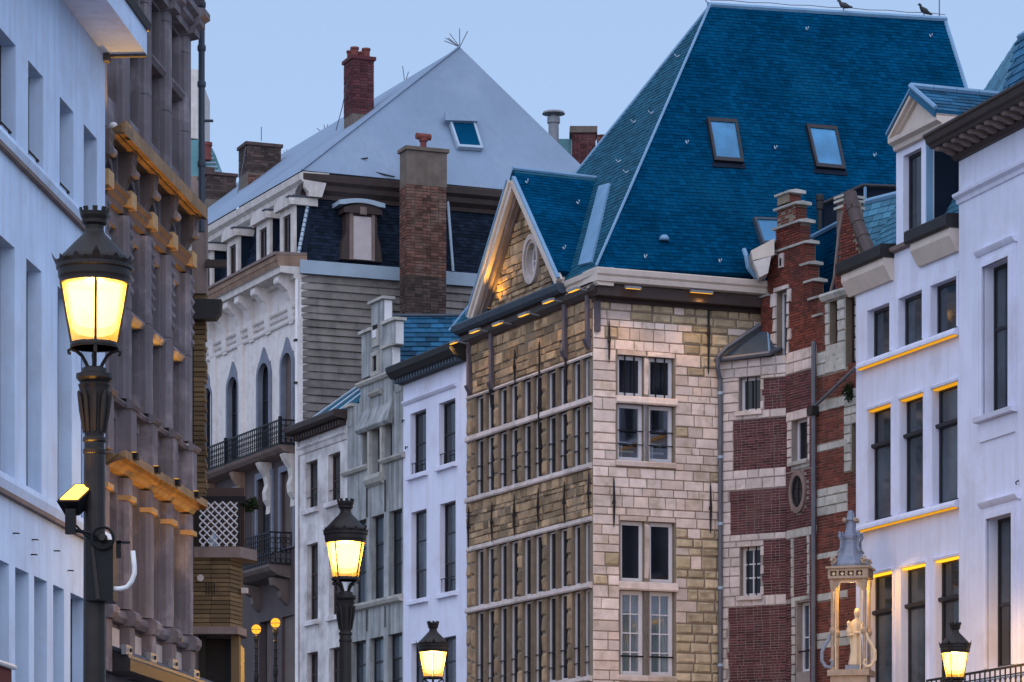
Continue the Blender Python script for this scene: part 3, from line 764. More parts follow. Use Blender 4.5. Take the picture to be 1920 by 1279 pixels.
# ------------------------------------------------------------------ ornate white mansard house closing the street
U = ROW.u; ZR = ROW.z
uc = U(561)
b4 = thing('mansard_house', 'ornate white stucco house with dark mansard, grey sheeted roof and iron balconies', 'house', (*ROW.W(uc, 0, 0)[:2],))
CS = shifted(FF, 0, 0); q = ROW.W(uc, 0, 0); CS.A = Vector((q.x, q.y)); CS.m = Matrix.Translation((q.x, q.y, 0)) @ Matrix.Rotation(CS.rz, 4, 'Z')
zgt, zgb = CS.z(570, 488), CS.z(570, 512)
ul = U(310)
wins = [(U(382), U(400), (390, 729), (390, 834)), (U(429), U(449), (440, 707), (440, 813)), (U(486), U(508), (497, 681), (497, 788)), (U(530), U(551), (540, 662), (540, 771))]
up = [(a, b, ZR(*zb), ZR(*zt)) for a, b, zt, zb in wins]
z_u0 = sum(r_[2] for r_ in up) / 4; z_u1 = sum(r_[3] for r_ in up) / 4
zbal = ZR(505, 838, -.42)                    # upper balcony floor
up = [(r_[0], r_[1], zbal - .04, z_u1) for r_ in up]
lo = [(U(431), U(453), ZR(497, 1040), ZR(497, 905)), (U(484), U(511), ZR(497, 1040), ZR(497, 896)), (U(528), U(552), ZR(497, 1040), ZR(497, 898))]
gr = [(U(486), U(509), 0.3, ZR(497, 1165)), (U(528), U(553), 0.3, ZR(497, 1165))]
zcw = zgb - .05
MB().wall(ul, uc, zbal - .05, zcw, up, .3).build('wall', 'white_stucco', b4, ROW)
MB().wall(ul, uc, 0, zbal - .054, lo + gr, .3).build('wall', 'brown_shop', b4, ROW)
for r_ in up:
    cx = (r_[0] + r_[1]) / 2; rr = (r_[1] - r_[0]) / 2; n = 12; zz = r_[3] - rr * .8
    arc = lambda k, s: [(cx - rr * k * math.cos(math.pi * i / n), zz + rr * s * math.sin(math.pi * i / n)) for i in range(n + 1)]
    inn = arc(.90, .80); out = arc(1.2, 1.12)
    out = [(x, zv + .27 * math.exp(-((x - cx) / .15) ** 2)) for x, zv in out]
    inn = [(inn[0][0], r_[2])] + inn + [(inn[-1][0], r_[2])]; out = [(out[0][0], r_[2])] + out + [(out[-1][0], r_[2])]
    MB().ring(inn, out, -.06, .08).build('window_surround', 'surround_blue', b4, ROW)
    window(b4, ROW, r_, .09, 'frame_dark', 'glass', 1, (.62,), .05, .04)
for r_ in lo:
    window(b4, ROW, r_, .14, 'frame_dark', 'glass_grey', 2, (.66,), .06, .05)
    MB().wall(r_[0] - .12, r_[1] + .12, r_[2] - .02, r_[3] + .16, [r_], .05, -.052).build('window_surround', 'surround_blue', b4, ROW)
for r_ in gr:
    MB().box(r_[0], r_[1], .18, .24, r_[2], r_[3]).build('door', 'black_wood', b4, ROW)
# pilaster strips and string mouldings of the front
for px in (400.5, 452, 560):
    u_ = U(px) + .12
    for s0, s1 in split(zbal + .05, zcw - 1.1, 2.2, .05): MB().box(u_ - .22, u_ + .16, -.06, .0, s0 + .003, s1 - .003).build('pilaster', 'white_stucco', b4, ROW)
zml = ZR(470, 617)
for dz, o_ in ((0, .07), (-.16, .05), (-.34, .05)):
    MB().yz([(0, zml + dz), (-o_, zml + dz + .01), (-o_ - .02, zml + dz + .05), (-o_ * .5, zml + dz + .075), (0, zml + dz + .08)], ul, uc - .02).build('moulding', 'white_stucco', b4, ROW)
# main cornice on consoles
pj = .56
MB().yz([(0, zcw - .12), (-.14, zcw - .1), (-.16, zcw), (-pj + .06, zcw + .02), (-pj + .05, zcw + .16), (-pj, zcw + .18), (.2, zcw + .2)], ul, uc + .02).build('cornice', 'weather_white', b4, ROW)
MB().yz([(.2, zcw + .202), (-pj - .0, zcw + .184), (-pj - .03, zcw + .30), (-pj - .05, zcw + .32), (-pj - .06, zcw + .44), (.2, zcw + .5)], ul, uc + .02).build('cornice', 'brown_weathered', b4, ROW)
MB().yz([(-pj - .02, zcw + .442), (-pj - .10, zcw + .45), (-pj - .10, zcw + .52), (.2, zcw + .56), (.2, zcw + .504)], ul, uc + .03).build('cornice', 'brown_mid', b4, ROW)
for px in (400, 424, 452, 474, 505, 549):
    u_ = U(px)
    c_ = [(0, zcw - 1.15), (-.05, zcw - 1.15), (-.08, zcw - .95), (-.10, zcw - .6), (-.20, zcw - .36), (-.36, zcw - .22), (-.44, zcw - .12), (-.46, zcw - .02), (-.42, zcw + .015), (0, zcw + .015)]
    MB().yz(c_, u_ - .15, u_ + .15).build('console', 'white_stucco', b4, ROW)
    MB().tube([(u_ - .16, -.38, zcw - .12), (u_ + .16, -.38, zcw - .12)], .085, 10).build('scroll', 'white_stucco', b4, ROW)
# upper balcony
for a, b, dy in ((U(383), U(452), 0.), (U(452) + .02, U(555), .0)):
    MB().yz([(0, zbal - .05), (0, zbal - .26), (-.32, zbal - .2), (-.42, zbal - .12), (-.46, zbal - .05)], a, b).build('balcony_slab', 'brown_mid', b4, ROW)
    railing(b4, ROW, a, b, -.42, zbal - .03, zbal + .60, .14)
    MB().box(b - .05, b + .02, -.46, -.38, zbal - .03, zbal + .66).build('rail_post', 'iron', b4, ROW)
e0 = shifted(CS, 0, 0); eu = U(555); qq = ROW.W(eu, -.42, 0); e0.A = Vector((qq.x, qq.y)); e0.m = Matrix.Translation((qq.x, qq.y, 0)) @ Matrix.Rotation(e0.rz, 4, 'Z')
railing(b4, e0, 0, .42, 0, zbal - .03, zbal + .60, .14)
for px in (400, 456, 506, 552):
    u_ = U(px); z0_ = zbal - .25
    c_ = [(0, z0_ - 1.3), (-.06, z0_ - 1.3), (-.05, z0_ - 1.1), (-.14, z0_ - .95), (-.16, z0_ - .75), (-.10, z0_ - .55), (-.14, z0_ - .35), (-.28, z0_ - .15), (-.34, z0_ - .02), (-.34, z0_), (0, z0_)]
    MB().yz(c_, u_ - .14, u_ + .14).build('console', 'brown_weathered' if px < 480 else 'weather_white', b4, ROW)
# lower balcony, stone slab on brackets
zlb = ZR(535, 1062)
a, b = U(470), U(545)
MB().yz([(0, zlb - .34), (-.34, zlb - .26), (-.52, zlb - .15), (-.58, zlb - .06), (-.58, zlb), (0, zlb)], a, b).build('balcony_slab', 'brown_dark', b4, ROW)
railing(b4, ROW, a, b, -.55, zlb, zlb + .82, .15)
eu = b; qq = ROW.W(eu, -.55, 0); e1 = shifted(CS, 0, 0); e1.A = Vector((qq.x, qq.y)); e1.m = Matrix.Translation((qq.x, qq.y, 0)) @ Matrix.Rotation(e1.rz, 4, 'Z')
railing(b4, e1, 0, .55, 0, zlb, zlb + .82, .15)
for px in (486, 538):
    u_ = U(px)
    MB().yz([(0, zlb - .35), (-.46, zlb - .32), (-.42, zlb - .5), (-.22, zlb - .62), (-.2, zlb - .8), (-.07, zlb - .95), (0, zlb - 1.0)], u_ - .12, u_ + .12).build('console', 'brown_dark', b4, ROW)
MB().tube([(uc - .03, -.05, 0), (uc - .03, -.05, zcw - .1)], .05, 8).build('drainpipe', 'white_cap', b4, ROW)
for py in (640, 720, 820): MB().box(uc - .1, uc + .04, -.12, .0, ZR(561, py), ZR(561, py) + .05).build('pipe_clip', 'iron', b4, ROW)
# side wall clad in weathered boards
ur = CS.u(1100)
MB().box(.02, ur, .05, 9, 0, zgt).build('side_wall', 'brown_dark', b4, CS)
zz = zgb - .02; k = 0
while zz > CS.z(620, 800):
    h = .186 * random.uniform(.92, 1.08)
    for c_, d_ in (split(.06, CS.u(930), 3.4, .25)):
        MB().yz([(.049, zz), (.02, zz), (-.020 + random.uniform(-.010, .008), zz - h - .002), (-.016, zz - h - .012), (.049, zz - h - .012)], c_, d_ - .004).build('cladding_board', 'board', b4, CS)
    zz -= h; k += 1
MB().yz([(.05, zgb - .02), (-.09, zgb - .02), (-.11, zgt - .02), (-.05, zgt), (.3, zgt + .02), (.3, zgb)], .0, CS.u(1000)).build('gutter', 'lead_pale', b4, CS)
# mansard
ins = .45
zmt = CS.z(585, 366, .45)
B0, B1 = CS.W(-.02, .08, zgt), CS.W(ur, .08, zgt)
T0, T1 = CS.W(ins * .95, ins, zmt), CS.W(ur, ins, zmt)
slates([B0, B1, T1, T0], .09, .16, b4, 'slate_black', base='mansard')
R0, R1 = ROW.W(ul, .1, zcw + .54), ROW.W(uc - .02, .1, zcw + .54)
S1 = T0; S0 = ROW.W(ul, .6, zmt)
slates([R0, R1, S1, S0], .12, .2, b4, 'slate_black', base='mansard')
mb = MB()
for i in range(14):
    p0 = B0.lerp(T0, i / 14); p1 = B0.lerp(T0, (i + .8) / 14)
    mb.tube([p0 + Vector((0, -.04, 0)), p1 + Vector((0, -.04, 0))], .05, 5)
mb.build('hip_tile', 'lead_pale', b4, I4)
# upper cornice
cp = [(.3, zmt - .10), (-.03, zmt - .10), (-.05, zmt), (-.16, zmt + .10), (-.18, zmt + .22), (-.27, zmt + .30), (-.29, zmt + .46), (-.2, zmt + .50), (.5, zmt + .52)]
MB().yz([(y + .40, z_) for y, z_ in cp], ins * .95 - .28, CS.u(1000)).build('cornice', 'brown_wood', b4, CS)
vs_n = MB()
um = U(561) - .0
MB().yz([(y + .36, z_) for y, z_ in cp], ul, uc - .10 - .02).build('cornice', 'weather_white', b4, ROW)
# grey sheeted hip roof
E0 = CS.W(.12, .14, zmt + .53)
apex = CS.W(5.35, 3.0, 0); ap_d = apex.y; apex.z = P(862, 88, ap_d).z
apx = P(862, 88, apex.y); apex.x = apx.x
E1 = CS.W(8.75, .2, zmt + .5)
Er = CS.W(9.0, 12, zmt + .5)
back = apex - Vector((ROW.e.x, ROW.e.y, 0)) * 16
El = ROW.W(uc - 17, .12, zmt + .53)
def sag(p, q, amt, n=8):
    return [p.lerp(q, i / n) - Vector((0, 0, amt * math.sin(math.pi * i / n))) for i in range(n + 1)]
mb = MB()
l_, r_, hp = sag(El, E0, 0), sag(back, apex, .0), None
mb.add(l_ + r_, [(i, i + 1, 9 + i + 1, 9 + i) for i in range(8)])
n = 10
g = []
for j in range(n + 1):
    t = j / n; p, q_ = E0.lerp(apex, t), E1.lerp(apex, t)
    nn_ = (E1 - E0).cross(apex - E0).normalized()
    g += [p.lerp(q_, i / n) - nn_ * (-1) * .10 * math.sin(math.pi * i / n) * math.sin(math.pi * t) * (-1) for i in range(n + 1)]
mb.add(g, [(j * (n + 1) + i, j * (n + 1) + i + 1, (j + 1) * (n + 1) + i + 1, (j + 1) * (n + 1) + i) for j in range(n) for i in range(n)])
mb.add([E1, Er, apex], [(0, 1, 2)]); Er2 = Er - Vector((ROW.e.x, ROW.e.y, 0)) * 12; mb.add([apex, Er, Er2], [(0, 1, 2)]).add([apex, Er2, back], [(0, 1, 2)])
rf = mb.build('roof', 'tarp', b4, I4, smooth=False)
MB().tube([E0.lerp(apex, i / 6) + Vector((0, -.02, .01)) for i in range(7)], .028, 6).build('hip_seam', 'tarp', rf, I4)
MB().tube([P(690, 296, 81.0), P(645, 304, 81.0), P(614, 327, 80.6)], .02, 5).build('cable', 'iron', rf, I4)
MB().tube([P(645, 304, 81.0), P(690, 320, 80.9), P(740, 332, 80.9)], .02, 5).build('cable', 'iron', rf, I4)
# skylight on the front slope
fn = (E1 - E0).cross(apex - E0).normalized(); fn = fn if fn.y < 0 else -fn
ex = (E1 - E0).normalized(); ey = fn.cross(ex); ey = ey if ey.z > 0 else -ey
def onroof(px, py):
    d = Vector(((px - CX) / F, 1, (HY - py) / F)); o = Vector((0, 0, EYE))
    t = (E0 - o).dot(fn) / d.dot(fn); return o + d * t
def basis(o, a, b, c):
    m = Matrix.Identity(4)
    for i, v in enumerate((a, b, c)):
        for j in range(3): m[j][i] = v[j]
    for j in range(3): m[j][3] = o[j]
    return m
def skylight(parent, quad, frame_m='black_wood', glass='glass_sky', t=.05, up_=.07):
    q0, q1, q2, q3 = quad      # bl br tr tl on the roof
    nrm = (q1 - q0).cross(q3 - q0).normalized(); nrm = nrm if nrm.y < 0 else -nrm
    c_ = (q0 + q1 + q2 + q3) / 4
    inn = [p.lerp(c_, .17) for p in quad]
    mb = MB()
    for i in range(4):
        j = (i + 1) % 4
        a_, b_, c1, d1 = quad[i], quad[j], inn[j], inn[i]
        mb.prism([p + nrm * -.05 for p in (a_, b_, c1, d1)], [p + nrm * up_ for p in (a_, b_, c1, d1)])
    so = mb.build('skylight', frame_m, parent, I4)
    MB().prism([p + nrm * -.02 for p in inn], [p + nrm * (up_ - .025) for p in inn]).build('pane', glass, so, I4)
    return so
skylight(rf, [onroof(858, 278) , onroof(905, 281), onroof(889, 229), onroof(841, 227)], 'lead_pale', 'slate_blue')
p0, p1, p2, p3 = onroof(832, 232), onroof(893, 234), onroof(892, 222), onroof(832, 216)
MB().prism([p + fn * .02 for p in (p0, p1, p2, p3)], [p + fn * .13 for p in (p0, p1, p2, p3)]).build('flashing', 'tarp', rf, I4)
# ladder hooks on the raking slope
for a_, b_ in (((626, 292), (700, 236)), ((556, 345), (598, 307))):
    q0, q1 = P(*a_, 82.0), P(*b_, 83.6)
    o = MB().tube([q0, q1], .045, 6).build('snow_guard', 'lead_pale', rf, I4)
    MB().tube([q0 + Vector((-.02, -.03, -.03)), q0.lerp(q1, .3) + Vector((0, -.03, -.05))], .06, 5).build('bracket', 'black_wood', o, I4)
    MB().tube([q1 + Vector((-.12, -.03, -.08)), q1 + Vector((.05, -.03, .02))], .06, 5).build('bracket', 'black_wood', o, I4)
def spikes(parent, base, n, L, seed):
    rnd = random.Random(seed); mb = MB()
    for i in range(n):
        a_ = rnd.uniform(-1.1, 1.1); mb.tube([base, base + Vector((math.sin(a_) * L * rnd.uniform(.7, 1), rnd.uniform(-.2, .2), math.cos(a_) * L * rnd.uniform(.6, 1)))], .011, 4)
    mb.build('bird_spike', 'pipe', parent, I4)
spikes(rf, apex, 7, .55, 1); spikes(rf, P(759, 156, 88), 5, .5, 2); spikes(rf, P(609, 252, 96), 5, .35, 5); spikes(rf, P(537, 302, 98), 5, .4, 7)
# dormers over the front
zd0, zd1 = zcw + .5, zmt + .02
for (pa, pb) in ((381, 398), (427, 448), (482, 507), (526, 552)):
    a_, b_ = U(pa), U(pb); w_ = b_ - a_
    MB().wall(a_, b_, zd0, zd1 - .25, [(a_ + w_ * .22, b_ - w_ * .22, zd0 + .1, zd1 - .5)], .08, -.02).build('dormer', 'weather_white', b4, ROW)
    window(b4, ROW, (a_ + w_ * .22, b_ - w_ * .22, zd0 + .1, zd1 - .5), .02, 'frame_brown', 'glass', 2, (), .05, .04)
    MB().box(a_ + .04, b_ - .035, .062, .6, zd0, zd1 - .25).build('dormer_cheek', 'slate_black', b4, ROW)
    n = 9; cx = (a_ + b_) / 2
    arc_ = [(cx - (w_ * .62) * math.cos(math.pi * i / n), zd1 - .24 + .22 * math.sin(math.pi * i / n)) for i in range(n + 1)]
    MB().uz([(arc_[0][0], zd1 - .34)] + arc_ + [(arc_[-1][0], zd1 - .34)], -.14, -.03).build('dormer_hood', 'weather_white', b4, ROW)
    MB().yz([(-.14, zd1 - .33), (-.17, zd1 - .22), (-.17, zd1 - .16), (.6, zd1 - .13), (.6, zd1 - .33)], b_ - .08, b_ + .08).build('dormer_hood', 'weather_white', b4, ROW)
    MB().yz([(-.2, zd1 - .155), (-.2, zd1 - .12), (.6, zd1 - .08), (.6, zd1 - .125)], b_ - .1, b_ + .1).build('dormer_cap', 'lead_dark', b4, ROW)
# big dormer on the side, with shutters
DX = lambda px: CS.u(px, -.1)
DZ = lambda py: CS.z(680, py, -.1)
zb_, zt_ = DZ(488), DZ(380)
MB().uz([(DX(640), zb_), (DX(643), DZ(455)), (DX(650), DZ(438)), (DX(651), DZ(398)), (DX(708), DZ(398)), (DX(709), DZ(438)), (DX(714), DZ(455)), (DX(718), zb_)], -.06, .5).build('dormer', 'brown_wood', b4, CS)
MB().box(DX(663), DX(697), -.075, -.055, zb_ + .02, DZ(406)).build('shutter', 'shutter', b4, CS)
for x0_, x1_ in ((656, 662.6), (697.4, 703)): MB().box(DX(x0_), DX(x1_), -.10, -.062, zb_, DZ(400)).build('dormer_jamb', 'brown_mid', b4, CS)
n = 8
MB().uz([(DX(644), DZ(401))] + [(DX(644 + 72 * i / n), DZ(392 - 9 * math.sin(math.pi * i / n))) for i in range(n + 1)] + [(DX(716), DZ(401))], -.14, .3).build('dormer_hood', 'brown_wood', b4, CS)
MB().uz([(DX(634), DZ(388))] + [(DX(634 + 86 * i / n), DZ(380 - 6 * math.sin(math.pi * i / n))) for i in range(n + 1)] + [(DX(720), DZ(388))] + [(DX(720 - 86 * i / n), DZ(390 - 8 * math.sin(math.pi * i / n))) for i in range(1, n)], -.2, .6).build('dormer_cap', 'lead_pale', b4, CS)
MB().box(DX(674), DX(686), -.17, -.1, DZ(403), DZ(389)).build('keystone', 'brown_mid', b4, CS)
MB().tube([CS.W(CS.u(847), -.1, zgt), CS.W(CS.u(847), .3, CS.z(847, 370, .3))], .035, 8).build('vent_pipe', 'lead_pale', b4, I4)

# chimneys --------------------------------------------------------------
def chimney(parent, px0, px1, py0, py1, d, dep, core='mortar', bricks_m='brick_soot', bands=None, cap='brick_soot', bh=.075, angle=None):
    fr = shifted(FF, 0, 0); q = P(px0, HY, d); fr.A = Vector((q.x, q.y)); fr.m = Matrix.Translation((q.x, q.y, 0)) @ Matrix.Rotation(fr.rz, 4, 'Z')
    w_ = fr.u(px1); z0, z1 = fr.z(px0, py1), fr.z(px0, py0)
    co = MB().box(.015, w_ - .015, .015, dep - .015, z0, z1 - .01).build('chimney', core, parent, fr)
    for (a_, b_, m_) in bands:
        za, zb2 = fr.z(px0, a_), fr.z(px0, b_)
        if m_ == 'tan_render':
            MB().box(0, w_, 0, dep, za, zb2).build('chimney_render', m_, co, fr)
        else:
            mb = bricks(MB(), 0, w_, za, zb2, bh, .21)
            mb2 = bricks(MB(), 0, dep, za, zb2, bh, .21)
            mb.add([(-v[1] * 0 + v[1], dep - v[0], v[2]) for v in mb2.v], mb2.f)
            mb.build('bricks', m_, co, fr, kind='stuff')
    MB().box(-.05, w_ + .05, -.05, dep + .05, z1 - .08, z1 + .01).build('chimney_cap', cap, co, fr)
    return co, fr, w_, z1
BR = 'brick_brown'
co, fr_, w_, z1 = chimney(b4, 763, 838, 274, 640, 79.4, .52, bands=[(640, 515, 'brick_soot'), (515, 345, BR), (345, 276, 'tan_render')], cap='tan_render')
MB().lathe([(.08, 0), (.08, .22), (.11, .22), (.11, .3), (.08, .3)], 12, (w_ * .5, .26, z1)).build('chimney_pot', 'terracotta', co, fr_)
MB().tube([(w_ * .5 - .19, .26, z1 + .34), (w_ * .5 + .19, .26, z1 + .34)], .085, 12).build('cowl', 'terracotta', co, fr_)
co, fr_, w_, z1 = chimney(b4, 661, 701, 104, 290, 84.5, .7, bands=[(290, 212, 'tan_render'), (212, 106, 'brick_red')], cap='brick_red')
for i, (x, y) in enumerate(((.1, .12), (.42, .12), (.12, .5), (.42, .5))):
    MB().lathe([(.1, 0), (.1, .2), (.12, .2), (.12, .25), (.09, .25)], 12, (x, y, z1)).build('chimney_pot', 'terracotta', co, fr_)
MB().tube([P(652, 150, 84.2), P(642, 200, 84.6), P(630, 245, 85)], .012, 4).build('guy_wire', 'pipe', co, I4)
co, fr_, w_, z1 = chimney(b4, 463, 527, 266, 420, 92, .8, bands=[(420, 322, 'tan_render'), (322, 268, 'brick_soot')])
bricks(MB(), .04, w_ - .04, fr_.z(463, 400), fr_.z(463, 326), .075, .21, y=-.03).build('bricks', 'brick_brown', co, fr_, kind='stuff')
MB().tube([P(461, 275, 92), P(452, 330, 92), P(444, 372, 92)], .012, 4).build('guy_wire', 'pipe', co, I4)
MB().tube([P(490, 264, 92), P(490, 238, 92)], .012, 4).build('rod', 'pipe', co, I4)
co, fr_, w_, z1 = chimney(b4, 388, 443, 322, 460, 96, .8, bands=[(460, 372, 'tan_render'), (372, 324, 'brick_soot')])
MB().box(.02, .3, .2, .6, z1, z1 + .2).build('chimney_step', 'brick_soot', co, fr_)

# ------------------------------------------------------------------ red brick house behind with metal cowl
br = thing('rear_brick_house', 'distant orange brick house with chimney and mushroom vent behind roofs', 'house', (*P(1100, 300, 100)[:2],))
zz = lambda py: P(0, py, 100).z
MB().prism([P(*q, 100) for q in ((1125, 420), (1125, 252), (1200, 252), (1200, 420))], [P(*q, 100) + Vector((0, 5, 0)) for q in ((1125, 420), (1125, 252), (1200, 252), (1200, 420))]).build('wall', 'brick_orange', br, I4)
BB = Fr(1072, 99.5, 1200, 99.5)
mb = bricks(MB(), 0, BB.u(1118), BB.z(1072, 400), BB.z(1072, 248), .085, .25)
co = MB().box(.02, BB.u(1118) - .02, .01, 1, BB.z(1072, 400), BB.z(1072, 250)).build('chimney', 'mortar', br, BB)
mb.build('bricks', 'brick_red', co, BB, kind='stuff')
MB().box(-.06, BB.u(1120), -.06, 1, BB.z(1072, 249), BB.z(1072, 237)).build('chimney_cap', 'tan_render', co, BB)
bricks(MB(), BB.u(1119), BB.u(1190), BB.z(1072, 400), BB.z(1072, 252), .085, .25, y=-.02).build('bricks', 'brick_orange', br, BB, kind='stuff')
MB().box(BB.u(1040), -.0, .3, 3, BB.z(1072, 420), BB.z(1072, 256)).build('parapet', 'teal', br, BB)
MB().lathe([(.16, -1.2), (.16, .25), (.2, .28), (.2, .45), (.11, .46), (.11, .52), (.36, .56), (.33, .62), (.0, .68)], 16, P(1038, 248, 99)).build('vent_cowl', 'plinth', br, I4, smooth=False)

# ------------------------------------------------------------------ peeling white house
bw = thing('peeling_house', 'narrow white house with peeling paint and dark dentilled eave', 'house', (*ROW.W(U(600), 0, 0)[:2],))
u0, u1 = uc + .01, U(651)
ra = [(U(573), U(595.5), ZR(574, 957), ZR(574, 868)), (U(615), U(638), ZR(574, 957), ZR(574, 868))]
rb = [(U(575), U(596), ZR(575, 1166), ZR(575, 1022)), (U(617), U(640), ZR(575, 1166), ZR(575, 1022))]
rc = [(U(575), U(596), ZR(575, 1330), ZR(575, 1225)), (U(617), U(640), ZR(575, 1330), ZR(575, 1225))]
zt = ZR(655, 782)
MB().wall(u0, u1, 0, zt, ra + rb + rc, .2).build('wall', 'white_peel', bw, ROW)
MB().box(u0, u1, .21, 5, 0, zt - .05).build('side_wall', 'room', bw, ROW)
for r_ in ra + rb + rc:
    window(bw, ROW, r_, .13, 'frame_brown', 'glass', 1, (.45,) if r_ in ra else (.3, .62), .05, .035)
    sill(bw, ROW, r_, 'white_peel', .09, .10, .12)
    if r_ in ra: MB().tube([(r_[0], .04, r_[2] + .3), (r_[1], .04, r_[2] + .3)], .012, 5).build('window_guard', 'iron', bw, ROW)
zm_ = ZR(603, 832)
MB().yz([(0, zm_ - .12), (-.03, zm_ - .1), (-.05, zm_), (-.09, zm_ + .05), (-.09, zm_ + .09), (0, zm_ + .1)], u0, u1).build('moulding', 'white_peel', bw, ROW)
MB().yz([(0, zt - .04), (-.30, zt), (-.36, zt + .05), (-.38, zt + .16), (-.36, zt + .19), (.1, zt + .2)], u0 - .12, u1 + .05).build('eave', 'brown_wood', bw, ROW)
n = 18
for i in range(n):
    x = u0 + (u1 - u0) * (i + .5) / n; MB().box(x - .035, x + .035, -.2, .0, zt - .16, zt - .045).build('dentil', 'brown_wood', bw, ROW)
Q = lambda px, py, y: ROW.W(ROW.u(px, y), y, ROW.z(px, py, y))
a_, b_ = ROW.W(u0 + .2, .0, zt + .2), ROW.W(u1 + .05, .0, zt + .2); c_, d_ = ROW.W(u1 + .05, 1.3, zt + 1.25), ROW.W(u0 + 1.1, 1.3, zt + 1.25)
ro = MB().prism([a_, b_, c_, d_], [p + Vector((0, 0, -.1)) for p in (a_, b_, c_, d_)]).build('roof', 'slate_teal', bw, I4)
for t in (.0, .38, .75):
    MB().tube([a_.lerp(b_, t) + Vector((0, 0, .03)), d_.lerp(c_, t) + Vector((0, 0, .03))], .03, 5).build('glazing_bar', 'lead_pale', ro, I4)
MB().tube([d_, c_], .06, 6).build('ridge', 'lead_dark', ro, I4)

# ------------------------------------------------------------------ grey stepped gable
bg_ = thing('stepped_gable_house', 'stained grey-green rendered house with narrow stepped gable', 'house', (*ROW.W(U(703), 0, 0)[:2],))
u0, u1 = U(651) + .004, U(756) - .004
zb1 = ZR(705, 797)                           # ledge over the attic windows
za0 = ZR(680, 876)                           # attic window bottom
attic = [(U(679), U(692.5), ZR(680, 876), zb1 - .06), (U(697.5), U(716), ZR(706, 900), zb1 - .06), (U(721), U(735), ZR(680, 876), zb1 - .06)]
mid = [(U(663), U(687), ZR(708, 1124), ZR(708, 966)), (U(696), U(720), ZR(708, 1124), ZR(708, 966)), (U(730), U(754), ZR(708, 1124), ZR(708, 966))]
low = [(U(660), U(686), ZR(708, 1330), ZR(706, 1195)), (U(693), U(719), ZR(708, 1330), ZR(706, 1195)), (U(727), U(754), ZR(708, 1330), ZR(706, 1195))]
zsh = ZR(665, 762)
MB().wall(u0, u1, 0, zsh, attic + mid + low, .22).build('wall', 'grey_render', bg_, ROW)
MB().box(u0, u1, .23, 5, 0, zsh - .1).build('side_wall', 'room', bg_, ROW)
TH = .2
def block(p0, p1, y0, y1, ref=None, m='grey_render', dy=0., cap=True, white=True):
    ref = ref or (p0 + p1) / 2
    a_, b_, z0, z1 = U(p0), U(p1), ZR(ref, y1), ZR(ref, y0)
    o = MB().box(a_, b_, -.015 + dy, TH + dy, z0, z1).build('gable_step', m, bg_, ROW)
    if white: MB().box(b_ + .002, b_ + .012, .0 + dy, TH + dy - .005, z0 + .02, z1 - .02).build('lit_end_face', 'white_cap', o, ROW)  # lit end of the step, its brightness put in as a white sheet
    if cap: MB().box(a_ - .07, b_ + .07, -.08 + dy, TH + .05 + dy, z1, z1 + .07).build('coping', 'stone_grey', o, ROW)
    return o
block(677, 737, 706, 790, 707, white=False, cap=False)
block(679, 696.5, 624, 707)
block(697, 720.5, 566, 640)
block(697, 720.5, 640.5, 707, cap=False, white=False)
block(720.8, 742, 605, 650)
block(720.8, 735.5, 652, 706)
block(651.5, 661, 764, 800, cap=True); block(741, 754, 694, 735)
MB().box(U(700), U(712), -.05, .0, ZR(706, 650), ZR(706, 612)).build('niche', 'stone_grey', bg_, ROW)
MB().box(U(703), U(709), -.07, -.03, ZR(706, 634), ZR(706, 620)).build('niche_head', 'white_cap', bg_, ROW)
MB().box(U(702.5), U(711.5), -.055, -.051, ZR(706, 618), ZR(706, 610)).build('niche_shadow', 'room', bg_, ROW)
MB().wall(U(700), U(714), ZR(706, 705), ZR(706, 660), [(U(702.5), U(711), ZR(706, 697), ZR(706, 668))], .06, -.075).build('hatch_frame', 'stone_grey', bg_, ROW)
MB().box(U(702.5), U(711), -.03, -.018, ZR(706, 697), ZR(706, 668)).build('hatch', 'room', bg_, ROW)
for p0, p1, yy, rf_ in ((674, 740, 709, 707), (697, 718, 736, 707), (646, 694, 880, 670), (718, 760, 858, 738)):
    zz = ZR(rf_, yy); MB().yz([(0, zz - .09), (-.07, zz - .08), (-.12, zz - .02), (-.12, zz + .02), (0, zz + .06)], U(p0), U(p1)).build('ledge', 'stone_grey', bg_, ROW)
MB().yz([(-.02, zb1 - .1), (-.10, zb1 - .1), (-.16, zb1 - .03), (-.16, zb1 + .0), (-.02, zb1 + .42)], U(676), U(738)).build('ledge', 'grey_render', bg_, ROW)
for r_ in attic: window(bg_, ROW, r_, .16, 'frame_dark', 'glass', 1, (), .04)
for px in (694.8, 718.3):
    for s0, s1 in split(ZR(706, 902), zb1 - .08, .5, .15): MB().box(U(px) - .07, U(px) + .07, -.06, .12, s0 + .004, s1 - .004).build('mullion', 'stone_grey', bg_, ROW)
MB().yz([(0, ZR(706, 912)), (-.10, ZR(706, 906)), (-.14, ZR(706, 898)), (-.12, ZR(706, 890)), (0, ZR(706, 886))], U(690), U(720)).build('corbel', 'stone_grey', bg_, ROW)
for px in (676.5, 696, 719.5, 737.5): MB().box(U(px) - .012, U(px) + .012, -.03, .0, ZR(706, 795), ZR(706, 735)).build('rib', 'grey_render', bg_, ROW)
for r_ in mid: window(bg_, ROW, r_, .12, 'frame_dark', 'glass_grey', 1, (.38, .68), .05, .04)
for r_ in low: window(bg_, ROW, r_, .12, 'frame_dark', 'glass_grey', 1, (.38, .68), .05, .04)
zz = mid[0][2] - .02
MB().yz([(0, zz - .16), (-.10, zz - .13), (-.14, zz - .06), (-.14, zz), (0, zz + .03)], u0, u1).build('ledge', 'stone_grey', bg_, ROW)
